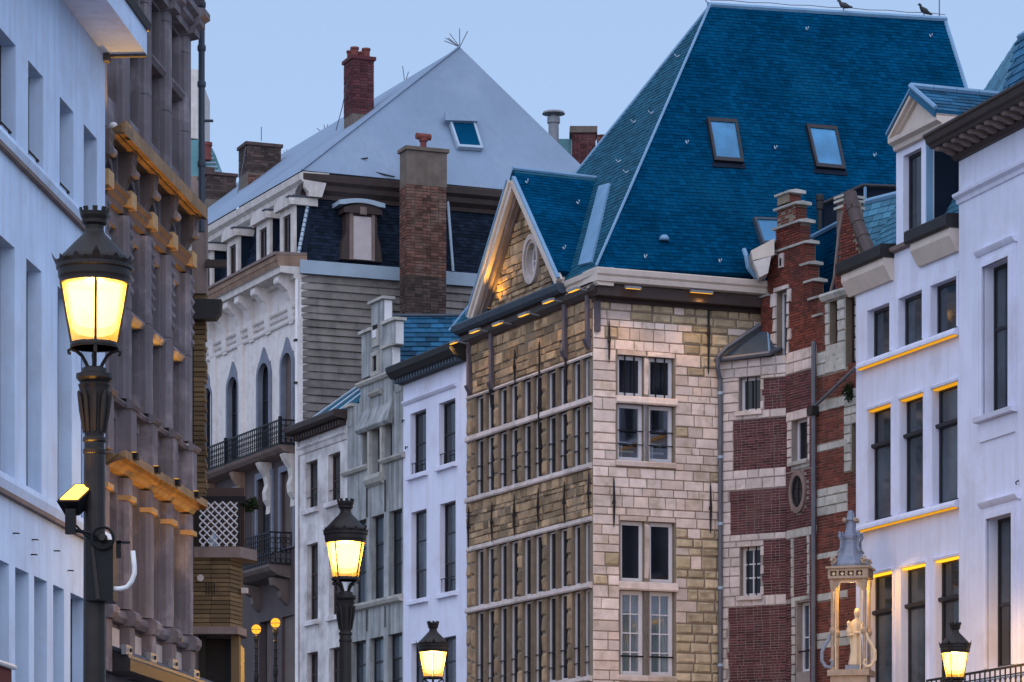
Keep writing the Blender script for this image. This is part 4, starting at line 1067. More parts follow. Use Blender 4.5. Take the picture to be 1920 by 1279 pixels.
for px in (690, 724):
    MB().tube([(U(px), -.03, ZR(707, 905)), (U(px), -.03, ZR(707, 965))], .016, 6).build('wall_anchor', 'iron_rust', bg_, ROW)
    MB().tube([(U(px), -.03, ZR(707, 1140)), (U(px), -.03, ZR(707, 1180))], .014, 6).build('wall_anchor', 'iron_rust', bg_, ROW)

# ------------------------------------------------------------------ plain white house with dark dentil cornice
bp = thing('plain_white_house', 'plain lilac-white house with six slim windows beside the stone house', 'house', (*ROW.W(U(815), 0, 0)[:2],))
u0, u1 = U(756) + .004, U(875)
wa = [(U(769.4), U(799), ZR(769.4, 893), ZR(769.4, 776.4)), (U(822.9), U(853.8), ZR(769.4, 893), ZR(769.4, 776.4))]
wb = [(U(770.8), U(799.8), ZR(770.8, 1127), ZR(770.8, 961.7)), (U(824.5), U(854.4), ZR(770.8, 1127), ZR(770.8, 961.7))]
wc = [(U(771), U(800), ZR(771, 1340), ZR(771, 1207.5)), (U(825), U(855), ZR(771, 1340), ZR(771, 1207.5))]
zt = ZR(873, 668)
MB().wall(u0, u1, 0, zt, wa + wb + wc, .2).build('wall', 'white', bp, ROW)
MB().box(u0, u1, .21, 5, 0, zt - .1).build('side_wall', 'room', bp, ROW)
for r_ in wa + wb + wc:
    window(bp, ROW, r_, .13, 'frame_dark', 'glass_grey' if r_ not in wa else 'glass', 1, (.5,) if r_ in wa else (.33, .68), .045, .03)
    sill(bp, ROW, r_, 'white', .10, .10, .10)
    if r_ in wa or r_ is wb[1]:
        mb = MB(); zz = r_[2] + (.28 if r_ in wa else .34)
        mb.tube([(r_[0] - .0, .03, zz), (r_[1], .03, zz)], .012, 5)
        for k in range(4): mb.tube([(r_[0] + .05 + k * .17, .03, zz - .28), (r_[0] + .05 + k * .17, .03, zz)], .006, 4)
        mb.build('window_guard', 'iron', bp, ROW)
zm_ = ZR(808, 739)
MB().yz([(0, zm_ - .05), (-.04, zm_ - .04), (-.08, zm_ + .01), (-.08, zm_ + .04), (0, zm_ + .06)], u0 + .05, U(857)).build('moulding', 'white', bp, ROW)
pc = .42
MB().yz([(0, zt - .12), (-.10, zt - .12), (-.14, zt - .03), (-pc + .1, zt), (-pc + .04, zt + .08), (-pc, zt + .12), (-pc - .03, zt + .24), (-pc, zt + .27), (.2, zt + .3)], u0 - .02, u1 + .02).build('cornice', 'black_wood', bp, ROW)
for i in range(22):
    x = u0 + (u1 - u0) * (i + .5) / 22; MB().box(x - .04, x + .04, -.26, -.02, zt - .11, zt - .005).build('dentil', 'lead_dark', bp, ROW)
# slate roof slope facing us, each slate its own piece
a_, b_ = P(735, 712, 75.2), P(872, 712, 75.2); c_, d_ = P(884, 600, 76.6), P(735, 590, 76.6)
d_.z = c_.z = P(800, 594, 76.6).z
b_.z = a_.z
slates([a_, b_, c_, d_], .165, .32, bp, 'slate_o', single=True, lift=.03)
MB().tube([d_ + Vector((-.02, 0, .02)), c_ + Vector((.1, 0, .02))], .055, 6).build('ridge', 'lead_dark', bp, I4)
qa = [ROW.W(U(790), .0, zt + .28), ROW.W(u1, .0, zt + .28), ROW.W(u1, 1.3, zt + 1.0), ROW.W(U(835), 1.3, zt + 1.0)]
slates(qa, .1, .2, bp, 'slate_black', base='rear_roof')
for px, py in ((758, 788), (764, 838)):
    MB().tube([(U(px), -.0, ZR(px, py)), (U(px), -.05, ZR(px, py)), (U(px), -.05, ZR(px, py) - .06)], .018, 5).build('wall_hook', 'iron', bp, ROW)

# ------------------------------------------------------------------ the big stone corner house
bs = thing('stone_corner_house', 'big pale stone corner house with steep blue slate roof and mullioned windows', 'house', (1.647, 65, 0))
RL = ROW.L
zw = FF.z(1130, 554)                          # top of the stone wall
zg0, zg1 = FF.z(1125, 527, -.5), FF.z(1125, 500, -.5)
ufr = FF.u(1445)
def fz(py): return FF.z(1160, py)
hU = [(FF.u(1158), FF.u(1207), fz(741), fz(665.5)), (FF.u(1216.5), FF.u(1263), fz(741), fz(665.5)), (FF.u(1158), FF.u(1207), fz(862), fz(756)), (FF.u(1216.5), FF.u(1263), fz(862), fz(756))]
hM = [(FF.u(1163.5), FF.u(1208), fz(1089), fz(976)), (FF.u(1218), FF.u(1264), fz(1089), fz(976)), (FF.u(1163.5), FF.u(1208), fz(1265), fz(1106)), (FF.u(1218), FF.u(1264), fz(1265), fz(1106))]
MB().wall(.012, ufr, 0, zw + .25, hU + hM, .22).build('wall', 'mortar', bs, FF)
MB().box(.3, FF.u(1900), .9, 5.6, 0, zw + .1).build('side_wall', 'room', bs, FF)
MB().box(ufr, FF.u(1900), .05, .89, 0, zw + .1).build('side_wall', 'mortar', bs, FF)
blk = [(FF.u(1155), FF.u(1266), fz(876), fz(656)), (FF.u(1161), FF.u(1267), fz(1276), fz(966))]
zlow = fz(1300)
for a, b in levels(zlow, zw + .2, .205, [q for h in blk for q in h[2:]], .35):
    zm = (a + b) / 2; first = True
    py = HY - (zm - EYE) / 65 * F
    for p, q in free(.0, ufr - .02, zm, blk):
        for c, d in split(p, q, random.choice((.30, .36, .44)), .4):
            px = CX + ((1.647 + FF.e.x * (c + d) / 2) / (65 + FF.e.y * (c + d) / 2)) * F
            rough = (px > 1290 and py < 655 and random.random() < .85) or (px > 1278 and 985 < py and random.random() < .85) or (py < 600 and random.random() < .35) or random.random() < .06
            stone(bs, FF, 'stone_rough' if rough else 'stone_f', c, d, a, b, -.03 if rough else -.02, .08 if rough else .06, .009 if rough else .005)
# dressed window surrounds: lintels, mullions, transoms, sills
for hs, (t0, t1) in ((hU, (743, 754)), (hM, (1091, 1104))):
    x0, x1, zt = hs[0][0] - .03, hs[1][1] + .03, hs[0][3]
    xm = (hs[0][1] + hs[1][0]) / 2
    for c, d in ((x0, xm), (xm, x1)): stone(bs, FF, 'stone_f', c, d, zt, zt + .11, -.035, .2, .002, 'lintel')
    stone(bs, FF, 'stone_f', hs[0][1], hs[1][0], hs[0][2], hs[0][3], -.02, .2, .001, 'mullion')
    MB().box(hs[0][1] + .002, hs[1][0] - .002, .0, .16, hs[2][2], hs[2][3]).build('mullion', 'frame_white', bs, FF)
    zt2 = hs[0][2]; zb2 = hs[2][3]
    for c, d in ((x0 - .02, xm), (xm, x1 + .03)):
        MB().yz([(.2, zb2), (-.07, zb2), (-.09, zb2 + .03), (-.07, zt2 - .03), (.0, zt2), (.2, zt2)], c + .002, d - .002).build('transom', 'stone_f', bs, FF)
    zb3 = hs[2][2]
    for c, d in ((x0 - .02, xm), (xm, x1)):
        MB().yz([(.2, zb3 - .13), (-.07, zb3 - .12), (-.08, zb3 - .03), (.0, zb3), (.2, zb3)], c + .002, d - .002).build('sill', 'stone_f', bs, FF)
for i, r_ in enumerate(hU + hM):
    cols, rows = (2, (.25, .5, .75)) if i >= 6 else (1, ())
    gl = 'glass_clear' if i in (2, 3, 6, 7) else 'glass'
    wo = window(bs, FF, r_, .10, 'frame_white', gl, cols, rows, .075 if i < 6 else .085, .025, .06)
    if gl == 'glass_clear':
        u0, u1, z0, z1 = r_
        MB().box(u0, u1, .80, .82, z0, z1).build('room', 'room', wo, FF)
        if i >= 6:
            mb = MB(); n = 26; pts = [(u0 + (u1 - u0) * k / n, .26 + .022 * math.sin(k * 2.1)) for k in range(n + 1)]
            mb.add([(x, y, z0) for x, y in pts] + [(x, y, z1) for x, y in pts], [(k, k + 1, n + 2 + k, n + 1 + k) for k in range(n)])
            mb.build('curtain', 'curtain', wo, FF)
        else:
            MB().tube([(u0, .5, z0 + .25), (u1, .5, z0 + .25)], .02, 5).tube([(u0 + .3, .5, z0), (u0 + .3, .5, z0 + .38)], .02, 5).tube([(u0, .6, z0 + .5), (u1, .62, z0 + .42)], .025, 5).build('chair_back', 'curtain', wo, FF)
mb = MB()
for r_ in hU[:2]:
    for t in (.3, .66):
        x = r_[0] + (r_[1] - r_[0]) * t; MB().box(x - .012, x + .012, .02, .045, r_[2] - .02, r_[3]).build('window_bar', 'iron', bs, FF)
for r_ in hU[2:]:
    for t in (.28, .52): MB().box(r_[0], r_[1], .03, .05, r_[2] + (r_[3] - r_[2]) * t, r_[2] + (r_[3] - r_[2]) * t + .022).build('window_bar', 'iron', bs, FF)
for r_ in hM[2:]: MB().box(r_[0], r_[1], .03, .05, fz(1231), fz(1228)).build('window_bar', 'iron', bs, FF)
def anchor(fr, px, y0, y1, ref=None):
    u_, z1_, _ = fr.hit(px, y0); z0_ = fr.z(px, y1); zm = (z0_ + z1_) / 2
    MB().tube([(u_, -.06, z0_), (u_, -.06, z0_ + .1), (u_, -.075, zm), (u_, -.06, z1_ - .1), (u_, -.06, z1_)], [.008, .017, .028, .017, .008], 6).box(u_ - .022, u_ + .022, -.1, .0, zm - .03, zm + .03).build('wall_anchor', 'iron_rust', bs, fr)
for px, a, b in ((1140, 601, 681), (1326, 555, 703), (1149, 896, 989), (1330, 906, 1001)): anchor(FF, px, a, b)

# left facade on the street row ----------------------------------------
cz = lambda py: ROW.z(1112, py)
uL0 = U(876)
A1, A0, B1, B0, SL = cz(667), cz(741), cz(754), cz(866), cz(878)
LT1, C1, C0, D1, D0 = cz(966), cz(977), cz(1090), cz(1102), cz(1266)
per = (U(1065) - U(927.5)) / 3
piers = [U(1065) - per * (4 - k) for k in range(5)]
PW, MW = .20, .11
lw = (per - PW - MW) / 2
lights = []
for k, u in enumerate(piers):
    e_ = RL - .06 if k == 4 else u + per
    l = (e_ - u - PW - MW) / 2
    for a in (u + PW, u + PW + l + MW): lights.append((a, a + l))
hS = [(a, b, z0, z1) for a, b in lights for z0, z1 in ((A0, A1), (B0, B1), (C0, C1), (D0, D1))]
MB().wall(uL0, RL - .012, 0, zw + .25, hS, .28).build('wall', 'mortar', bs, ROW)
MB().box(uL0, RL - .4, .29, .7, 0, zw + .1).build('side_wall', 'room', bs, ROW)
cnt = 0
for h in hS:
    window(bs, ROW, h, .075, 'frame_white', 'glass', 1, (), .036, .03, .05)
for (a, b) in lights:
    for z0, z1, ts in ((B0, B1, (.26, .52)), (D0, D1, (.16, .34))):
        for t in ts: MB().box(a, b, .04, .06, z0 + (z1 - z0) * t, z0 + (z1 - z0) * t + .02).build('window_bar', 'iron', bs, ROW)
for k, u in enumerate(piers):
    for z0, z1 in ((A0, A1), (B0, B1), (C0, C1), (D0, D1)):
        for a, b in split(z0, z1, .33, .2): stone(bs, ROW, 'stone_s', u, u + PW, a, b, -.035, .105, .004)
        m0 = lights[2 * k][1]
        MB().uy([(m0 + .002, .074), (m0 + .002, -.0), (m0 + .03, -.03), (m0 + MW - .03, -.03), (m0 + MW - .002, .0), (m0 + MW - .002, .074)], z0, z1).build('mullion', 'stone_dark', bs, ROW)
for z0, z1 in ((A0, A1), (B0, B1), (C0, C1), (D0, D1)):
    for a, b in split(z0, z1, .33, .2): stone(bs, ROW, 'stone_s', uL0, piers[0], a, b, -.03, .1, .004)
cuts = [uL0 + .02] + piers[1:] + [RL - .02]
for z0, z1, o_ in ((A0, B1, .08), (SL, B0, .09), (C0, D1, .08), (D0 - .12, D0, .09), (A1, A1 + .08, .05), (C1, LT1, .05)):
    for a, b in zip(cuts[:-1], cuts[1:]):
        lo_, hi_ = min(z0, z1), max(z0, z1)
        MB().yz([(.18, lo_), (-o_ + .02, lo_), (-o_, lo_ + .03), (-o_ + .015, hi_ - .02), (.0, hi_), (.18, hi_)], a + .003, b - .003).build('transom', 'stone_pale', bs, ROW)
mb = MB()
rubble(mb, uL0, RL - .02, A1 + .085, zw + .05, .36, .165)
rubble(mb, uL0, RL - .02, LT1 + .002, SL - .002, .30, .15)
rubble(mb, uL0, RL - .02, cz(1300), D0 - .125, .36, .2)
mb.build('rubble_stones', 'stone_si', bs, ROW, kind='stuff', fix=False)
for px, a, b in ((925, 700, 765), (970, 655, 722), (1016, 640, 890), (1066, 655, 722), (883, 950, 1028), (927, 942, 1018), (969, 926, 1005), (1014, 914, 990), (1063, 904, 982), (1109, 884, 966)):
    anchor(ROW, px, a, b)

# eaves ----------------------------------------------------------------
cprof = lambda s: [(.25, zw + .12), (-.1, zw + .12), (-.16, zw + .2), (-s + .12, zg0), (-s + .02, zg0 + .02), (-s, zg0 + .10), (-s + .02, zg0 + .12), (-s - .03, zg0 + .16), (-s - .05, zg1 - .03), (-s + .02, zg1), (.25, zg1 + .02)]
MB().yz(cprof(.5), -.13, FF.u(1440)).build('cornice', 'cream', bs, FF)
MB().box(-.05, FF.u(1438), -.36, .05, zw - .06, zw + .13).build('soffit', 'brown_wood', bs, FF)
MB().box(-.02, FF.u(1436), -.1, .04, zw - .14, zw - .062).build('soffit_moulding', 'brown_wood', bs, FF)
us = U(1058, -.15)
MB().yz(cprof(.12), us, RL + .44).build('cornice', 'cream', bs, ROW)
MB().yz([(.2, zw - .05), (-.06, zw - .05), (-.12, zw + .05), (-.13, zw + .17), (-.2, zw + .19), (.2, zw + .25)], uL0 - .1, RL + .3).build('soffit', 'brown_wood', bs, ROW)
MB().yz([(.2, zw + .252), (-.22, zw + .20), (-.30, zw + .26), (-.34, zw + .37), (-.32, zw + .40), (.2, zw + .42)], uL0 - .12, us - .003).build('gutter', 'lead_dark', bs, ROW)
for px, l_ in ((884, .95), (926, 1.05), (1064, .95), (1107, .9)):
    u_ = U(px)
    o = MB().box(u_ - .06, u_ + .06, -.10, -.02, zw - l_, zw + .0).build('eave_strut', 'violet_grey', bs, ROW)
    MB().yz([(-.02, zw - l_ - .2), (-.06, zw - l_ - .18), (-.14, zw - l_ - .04), (-.15, zw - l_), (-.02, zw - l_)], u_ - .07, u_ + .07).build('corbel', 'violet_grey', o, ROW)
MB().box(.005, .13, -.09, -.03, zw - .75, zw - .14).build('eave_strut', 'violet_grey', bs, FF)

# main roof --------------------------------------------------------------
ze = zg1 + .0
rd = 65 + 4.1
RL_ = P(1332, 12, rd)
EC = FF.W(-.10, -.42, ze)
ER = FF.W(FF.u(1930), -.42, ze)
nrm = (ER - EC).cross(RL_ - EC).normalized(); nrm = nrm if nrm.y < 0 else -nrm
def onplane(px, py, o_, n_):
    d = Vector(((px - CX) / F, 1, (HY - py) / F)); o = Vector((0, 0, EYE)); return o + d * ((o_ - o).dot(n_) / d.dot(n_))
RR_ = onplane(1772, 39, EC, nrm)
ER = onplane(1927, 535, EC, nrm)
slates([EC, ER, RR_, RL_], .088, .15, bs, 'slate_blue', base='roof')
EB = ROW.W(U(840), .05, ze)
EB2 = EC.copy()
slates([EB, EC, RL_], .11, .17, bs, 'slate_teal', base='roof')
bk = [EB, RL_, RR_, ER + Vector((-FF.e.y * 6, FF.e.x * 6, 0))]
MB().prism(bk[:4], [p + Vector((0, .1, 0)) for p in bk[:4]]).build('roof', 'slate_blue', bs, I4)
hp = [EC.lerp(RL_, t / 10) + Vector((-.01, -.02, .03)) for t in range(11)]
MB().tube(hp, .03, 6).build('hip_flashing', 'lead', bs, I4)
MB().tube([RL_ + Vector((-.05, 0, .03)), RR_ + Vector((.03, 0, .03))], .06, 6).build('ridge_flashing', 'lead', bs, I4)
MB().tube([EB, RL_], .05, 6).build('hip_flashing', 'lead', bs, I4)
MB().tube([RR_, ER], .05, 6).build('hip_flashing', 'lead', bs, I4)
MB().tube([RL_.lerp(RR_, t) + Vector((0, -.02, .13 + .02 * (i % 2))) for i, t in enumerate([k / 12 for k in range(13)])], .008, 4).build('lightning_wire', 'pipe', bs, I4)
MB().tube([RL_ + Vector((0, 0, .02)), RL_ + Vector((-.1, 0, .12)), RL_ + Vector((-.1, 0, .6))], .012, 4).build('lightning_rod', 'pipe', bs, I4)
rp = RL_.lerp(RR_, .975); MB().tube([rp, rp + Vector((0, 0, 1.2))], .014, 5).build('lightning_rod', 'pipe', bs, I4)
onF = lambda px, py: onplane(px, py, EC, nrm)
for q in (((1337, 305), (1392, 309), (1379, 229), (1323, 225)), ((1528, 317), (1583, 322), (1566, 242), (1509, 237))):
    skylight(bs, [onF(*p) for p in q], 'frame_dark', 'glass_sky', up_=.10)
    a_, b_ = onF(q[0][0] - 2, q[0][1] + 9), onF(q[1][0] + 5, q[1][1] + 9); c_, d_ = onF(q[1][0] + 4, q[1][1] + 1), onF(q[0][0] - 2, q[0][1] + 1)
    MB().prism([p + nrm * .02 for p in (a_, b_, c_, d_)], [p + nrm * .035 for p in (a_, b_, c_, d_)]).build('skylight_apron', 'slate_black', bs, I4)
skylight(bs, [onF(1426, 462), onF(1470, 462), onF(1464, 415), onF(1410, 413)], 'lead_dark', 'glass_sky', up_=.12)
def hook(p, n_, s=.62):
    t = Vector((0, 0, 1)).cross(n_).normalized()
    dn = n_.cross(t).normalized(); dn = dn if dn.z < 0 else -dn
    MB().tube([p - dn * .10 * s + n_ * .03, p + n_ * .035, p + dn * .05 * s + n_ * .05, p + dn * .05 * s + n_ * .12, p - dn * .0 + n_ * .13], [.010, .016, .015, .012, .010], 6).build('roof_hook', 'lead_pale', bs, I4)
for px, py in ((1286, 270), (1452, 280), (1638, 294), (1511, 57), (1743, 70), (1208, 484), (1348, 492)): hook(onF(px, py), nrm)
nl = (EC - EB).cross(RL_ - EB).normalized(); nl = nl if nl.x < 0 else -nl
for px, py in ((1192, 231), (1225, 214), (1178, 325), (1164, 305), (1274, 108)): hook(onplane(px, py, EC, nl), nl, .5)
MB().lathe([(.0, .12), (.07, .10), (.10, .05), (.11, .0)][::-1], 14, onF(1244, 453) + nrm * .04).build('vent', 'lead', bs, I4, smooth=True)

# gabled dormer over the left facade -------------------------------------
OV = .26
uA, zA_, uB, uC_ = U(961, -OV), ROW.z(961, 345, -OV), U(886, -OV), U(1042, -OV)
zB = (ROW.z(1042, 527, -OV) + ROW.z(886, 594, -OV)) / 2
yf = -.02
uO, zO, ro_u, ro_z = U(996, -.04), ROW.z(996, 486, -.04), None, None
ro_z = 47 * 66 / 6000 * 1.02
ro_u = ro_z * .72
n = 40
def rayhit(t):
    dx, dz = math.cos(t), math.sin(t); best = 1e9
    tri = [(uB, zB), (uC_, zB), (uA, zA_)]
    for (x0, z0), (x1, z1) in zip(tri, tri[1:] + tri[:1]):
        ex_, ez_ = x1 - x0, z1 - z0; den = dx * ez_ - dz * ex_
        if abs(den) < 1e-9: continue
        s = ((x0 - uO) * ez_ - (z0 - zO) * ex_) / den; v = ((x0 - uO) * dz - (z0 - zO) * dx) / den
        if s > 0 and -1e-6 <= v <= 1 + 1e-6: best = min(best, s)
    return (uO + dx * best, zO + dz * best)
angs = sorted([2 * math.pi * i / n for i in range(n)] + [math.atan2(z - zO, u - uO) % (2 * math.pi) for u, z in ((uB, zB), (uC_, zB), (uA, zA_))])
angs.append(angs[0] + 2 * math.pi)
oval = lambda k: [(uO + ro_u * k * math.cos(t), zO + ro_z * k * math.sin(t)) for t in angs]
MB().ring(oval(.95), [rayhit(t) for t in angs], yf + .03, .25).build('gable_wall', 'mortar', bs, ROW)
def intri(u, z):
    if not (zB < z < zA_): return False
    t = (z - zB) / (zA_ - zB); a, b = uB + (uA - uB) * t + .1, uC_ + (uA - uC_) * t - .06
    return a < u < b and ((u - uO) / (ro_u * 1.02)) ** 2 + ((z - zO) / (ro_z * 1.02)) ** 2 > 1
mb = rubble(MB(), uB, uC_, zB, zA_, .26, .17, y=-.03, lim=intri)
mb.build('rubble_stones', 'stone_si', bs, ROW, kind='stuff', fix=False)
ow = MB().ring(oval(.78), oval(1.0), yf - .06, .2).ring(oval(.66), oval(.80), yf - .02, .1).build('round_window', 'stone_pale', bs, ROW)
MB().ring(oval(.52), oval(.66), .10, .15).build('window_frame', 'frame_white', ow, ROW)
MB().uz([p for p in oval(.6)[:-1]], .13, .14).build('pane', 'glass', ow, ROW)
MB().box(uO - ro_u * .6, uO + ro_u * .6, .11, .14, zO - .015, zO + .015).build('glazing_bar', 'frame_white', ow, ROW)
def rake(u0, z0, u1, z1, sgn):
    tx, tz = u1 - u0, z1 - z0; l = math.hypot(tx, tz); tx, tz = tx / l, tz / l; mx, mz = -tz * sgn, tx * sgn
    u0 -= tx * .1; z0 -= tz * .1; u1 += tx * .0; z1 += tz * .0
    strip = lambda a, b: [(u0 + mx * a, z0 + mz * a), (u1 + mx * a, z1 + mz * a), (u1 + mx * b, z1 + mz * b), (u0 + mx * b, z0 + mz * b)]
    MB().uz(strip(-.02, .06), -OV + .04, .1).build('rake_soffit', 'cream', bs, ROW)
    MB().uz(strip(-.05, .10), -OV - .02, -OV + .038).build('bargeboard', 'cream', bs, ROW)
    MB().uz(strip(.062, .16), -OV - .06, -OV + .08).build('bargeboard', 'cream', bs, ROW)
    MB().uz(strip(-.16, -.022), -.16, .0).build('rake_moulding', 'brown_mid', bs, ROW)
    MB().uz(strip(-.25, -.162), -.09, .0).build('rake_moulding', 'brown_dark', bs, ROW)
    MB().uz(strip(.162, .20), -OV - .08, -OV + .0).build('rake_flashing', 'lead', bs, ROW)
rake(uB, zB, uA, zA_, 1); rake(uC_, zB, uA, zA_, -1)
n3 = Vector((ROW.n.x, ROW.n.y, 0)); up3 = Vector((0, 0, .30))
Af = ROW.W(uA, -OV, zA_) + up3; Bf = ROW.W(uC_, -OV, zB) + up3
dirAB = (Bf - Af).normalized(); Bf = Bf + dirAB * .12
Ai, Bi = Af + n3 * 2.9, Bf + n3 * 1.25
slates([Bf, Bi, Ai, Af], .095, .16, bs, 'slate_blue', base='dormer_roof')
Cf = ROW.W(uB, -OV, zB) + up3
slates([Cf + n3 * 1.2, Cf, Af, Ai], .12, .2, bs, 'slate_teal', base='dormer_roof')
MB().tube([Af + Vector((0, 0, .03)), Ai + Vector((0, 0, .02))], .045, 6).build('ridge_flashing', 'lead', bs, I4)
va = [onplane(1126, 352, EC, nl), onplane(1146, 346, EC, nl), onplane(1112, 494, EC, nl), onplane(1088, 500, EC, nl)]
MB().prism([p + nl * .01 for p in va], [p + nl * .06 for p in va]).build('valley_flashing', 'lead', bs, I4)
nd = (Bi - Bf).cross(Af - Bf).normalized(); nd = nd if nd.x > 0 else -nd
for px, py in ((1082, 384), (1056, 469), (986, 345)): hook(onplane(px, py, Bf, nd), nd)
# uplight added on the gutter to light the gable soffit gold
u_, z_ = uB + .75, zw + .45
o = thing('uplight', 'added uplight on the gutter at the left foot of the gable', 'uplight', (0, 0, 0), None, ROW.m @ Matrix.Translation((u_, -.24, z_)))
MB().uz([(-.09, -.04), (.09, -.04), (.07, .04), (-.07, .04)], -.05, .05).build('housing', 'iron', o, WM[o.name])
MB().box(-.06, .06, -.035, .035, .041, .046).build('lens', 'led', o, WM[o.name])
ld = bpy.data.lights.new('added_gable_lamp', 'SPOT'); ld.energy = 75; ld.color = (1, .5, .06); ld.spot_size = math.radians(100); ld.spot_blend = .8; ld.shadow_soft_size = .06
lo_ = bpy.data.objects.new('lamp', ld); lo_.parent = o; lo_.location = (0, 0, .08); lo_.rotation_euler = (math.radians(180), math.radians(30), 0); COL.objects.link(lo_)
# drainpipe down the right side of the front
dp_ = lambda px, py, y=-.12: Vector((FF.u(px, y), y, FF.z(px, py, y)))
MB().tube([dp_(1424, 610, -.3), dp_(1362, 652, -.3), dp_(1347, 668, -.25), dp_(1345, 690, -.2), dp_(1350, 712), dp_(1351, 760), dp_(1351, 1300)], .05, 8).build('drainpipe', 'pipe', bs, FF)
for py in (740, 860, 985, 1105, 1250): MB().lathe([(.06, 0), (.062, .03), (.06, .06)], 10, dp_(1351, py)).build('pipe_clip', 'lead_pale', bs, FF)
MB().tube([dp_(1395, 468, -.5), dp_(1399, 480, -.6), dp_(1403, 502, -.62), dp_(1418, 520, -.62), dp_(1432, 522, -.6)], .05, 8).build('drainpipe', 'lead', bs, FF)

# warm strip lights on arms under the gutters
def strip_light(px, py, fr, out, label, arm, L=.20, watts=14):
    u_, z_, _ = fr.hit(px, py, -out)
    o = thing('strip_light', label, 'wall light', fr.W(u_, -out, z_), 'strip lights under the eaves', fr.m @ Matrix.Translation((u_, -out, z_)))
    m_ = WM[o.name]
    MB().prism([(-L, -.05, .03), (-L, .05, .05), (-L, .05, .0), (-L, -.05, -.02)], [(L, -.05, .03), (L, .05, .05), (L, .05, .0), (L, -.05, -.02)]).build('housing', 'plinth', o, m_)
    MB().prism([(-L + .02, -.045, -.024), (-L + .02, .045, -.004), (-L + .02, .045, -.014), (-L + .02, -.045, -.034)], [(L - .02, -.045, -.024), (L - .02, .045, -.004), (L - .02, .045, -.014), (L - .02, -.045, -.034)]).build('lens', 'led', o, m_)
    MB().tube([(.05, .04, .03), (.1, out * .6, .0), (.12, out + .0, -.02)], .018, 6).build('arm', 'plinth', o, m_)
    ld = bpy.data.lights.new('strip_lamp', 'SPOT'); ld.energy = watts; ld.color = (1, .55, .16); ld.spot_size = math.radians(150); ld.spot_blend = .6; ld.shadow_soft_size = .1
    lo_ = bpy.data.objects.new('lamp', ld); lo_.parent = o; lo_.location = (0, -.0, -.06); lo_.rotation_euler = (math.radians(-25), 0, 0); COL.objects.link(lo_)
lab = ['warm strip light at the white house corner, lowest of the row', 'warm strip light second from left under the stone house gutter', 'warm strip light below the left foot of the gable',
       'warm strip light below the middle of the gable', 'warm strip light below the right foot of the gable', 'warm strip light just left of the stone corner eave']
for (px, py), l_ in zip(((849, 643), (890, 621), (933, 607), (982, 590), (1028, 565), (1076, 544)), lab): strip_light(px, py, ROW, .38, l_, .3)
strip_light(1187, 540, FF, .55, 'strip light with row of small bulbs, left one on the pale front', .3, .17, 34)
strip_light(1315, 548, FF, .45, 'strip light with row of small bulbs, right one on the pale front', .3, .25, 40)

# pigeons on the ridge
def pigeon(px, label, face):
    b_ = onF(px, HY * 0 + 0); t = (px - 1332) / 440; p = RL_.lerp(RR_, t) + Vector((0, 0, .09))
    o = MB().tube([(-.20, 0, .04), (-.12, 0, .06), (-.04, 0, .095), (.03, 0, .12), (.07, 0, .165), (.085, 0, .205), (.105, 0, .222), (.125, 0, .218), (.15, 0, .205)], [.016, .034, .062, .058, .034, .028, .030, .02, .004], 10)
    o.tube([(.0, .02, .06), (.0, .02, -.02)], .007, 4).tube([(.0, -.02, .06), (.0, -.02, -.02)], .007, 4)
    m_ = Matrix.Translation(p) @ Matrix.Rotation(face, 4, 'Z') @ Matrix.Scale(1.05, 4)
    tag(o.build('pigeon', 'feather', None, m_, smooth=True), label, 'bird', 'pigeons on the ridge')
pigeon(1578, 'dark pigeon perched near the middle of the blue roof ridge', math.pi - .5)
pigeon(1731, 'dark pigeon perched near the right end of the blue roof ridge', math.pi + .4)

# ------------------------------------------------------------------ red brick house with turret bay and stepped gable
bb = thing('brick_gable_house', 'dark red brick house with pale stone bands, curved bay and stepped gable', 'house', (*P2.W(0, 0, 0)[:2],))
uP = P1.u; zP = lambda py: P1.z(1410, py)
v1 = P1.L
ztw = zP(672)
hw = [(uP(1386), uP(1426), zP(770), zP(706)), (uP(1388), uP(1426), zP(1117), zP(1025))]
MB().wall(0, v1, 0, ztw, hw, .25).build('wall', 'mortar_pale', bb, P1)
MB().box(.0, v1, .26, 1.2, 0, ztw - .05).build('side_wall', 'mortar', bb, P1)
pan = [(1433, 1475, 770, 712), (1376, 1475, 880, 786), (1371, 1475, 1001, 918), (1433, 1475, 1117, 1014), (1367, 1475, 1300, 1137)]
pan = [(uP(a), uP(b), zP(c), zP(d)) for a, b, c, d in pan]
mb = MB()
for r_ in pan:
    for a, b in split(r_[2], r_[3], .30, .1):
        bricks(mb, r_[0] + random.uniform(-.05, .02), v1, a, b, .056, .19)
mb.build('bricks', 'brick_red', bb, P1, kind='stuff', fix=False)
sw = [(h[0] - .0, h[1], h[2], h[3]) for h in hw]
for a, b in levels(zP(1290), ztw, .21, [q for x in pan + hw for q in x[2:]], .15):
    zm = (a + b) / 2
    ex_ = [(q[0] - random.choice((0, .06)), v1 + 1, q[2], q[3]) for q in pan] + sw
    for p, q in free(0, v1, zm, ex_):
        for c, d in split(p, q, .3, .3): stone(bb, P1, 'stone_pale', c, d, a, b, -.022, .06, .005)
for i, h in enumerate(hw):
    window(bb, P1, h, .14, 'frame_white', 'glass', 1 if i == 0 else 2, () if i == 0 else (.36, .68), .06, .03)
    sill(bb, P1, h, 'stone_pale', .06, .08, .09)
    for t in (.35, .75): MB().box(h[0] + (h[1] - h[0]) * t - .012, h[0] + (h[1] - h[0]) * t + .012, .03, .055, h[2], h[3]).build('window_bar', 'iron', bb, P1)
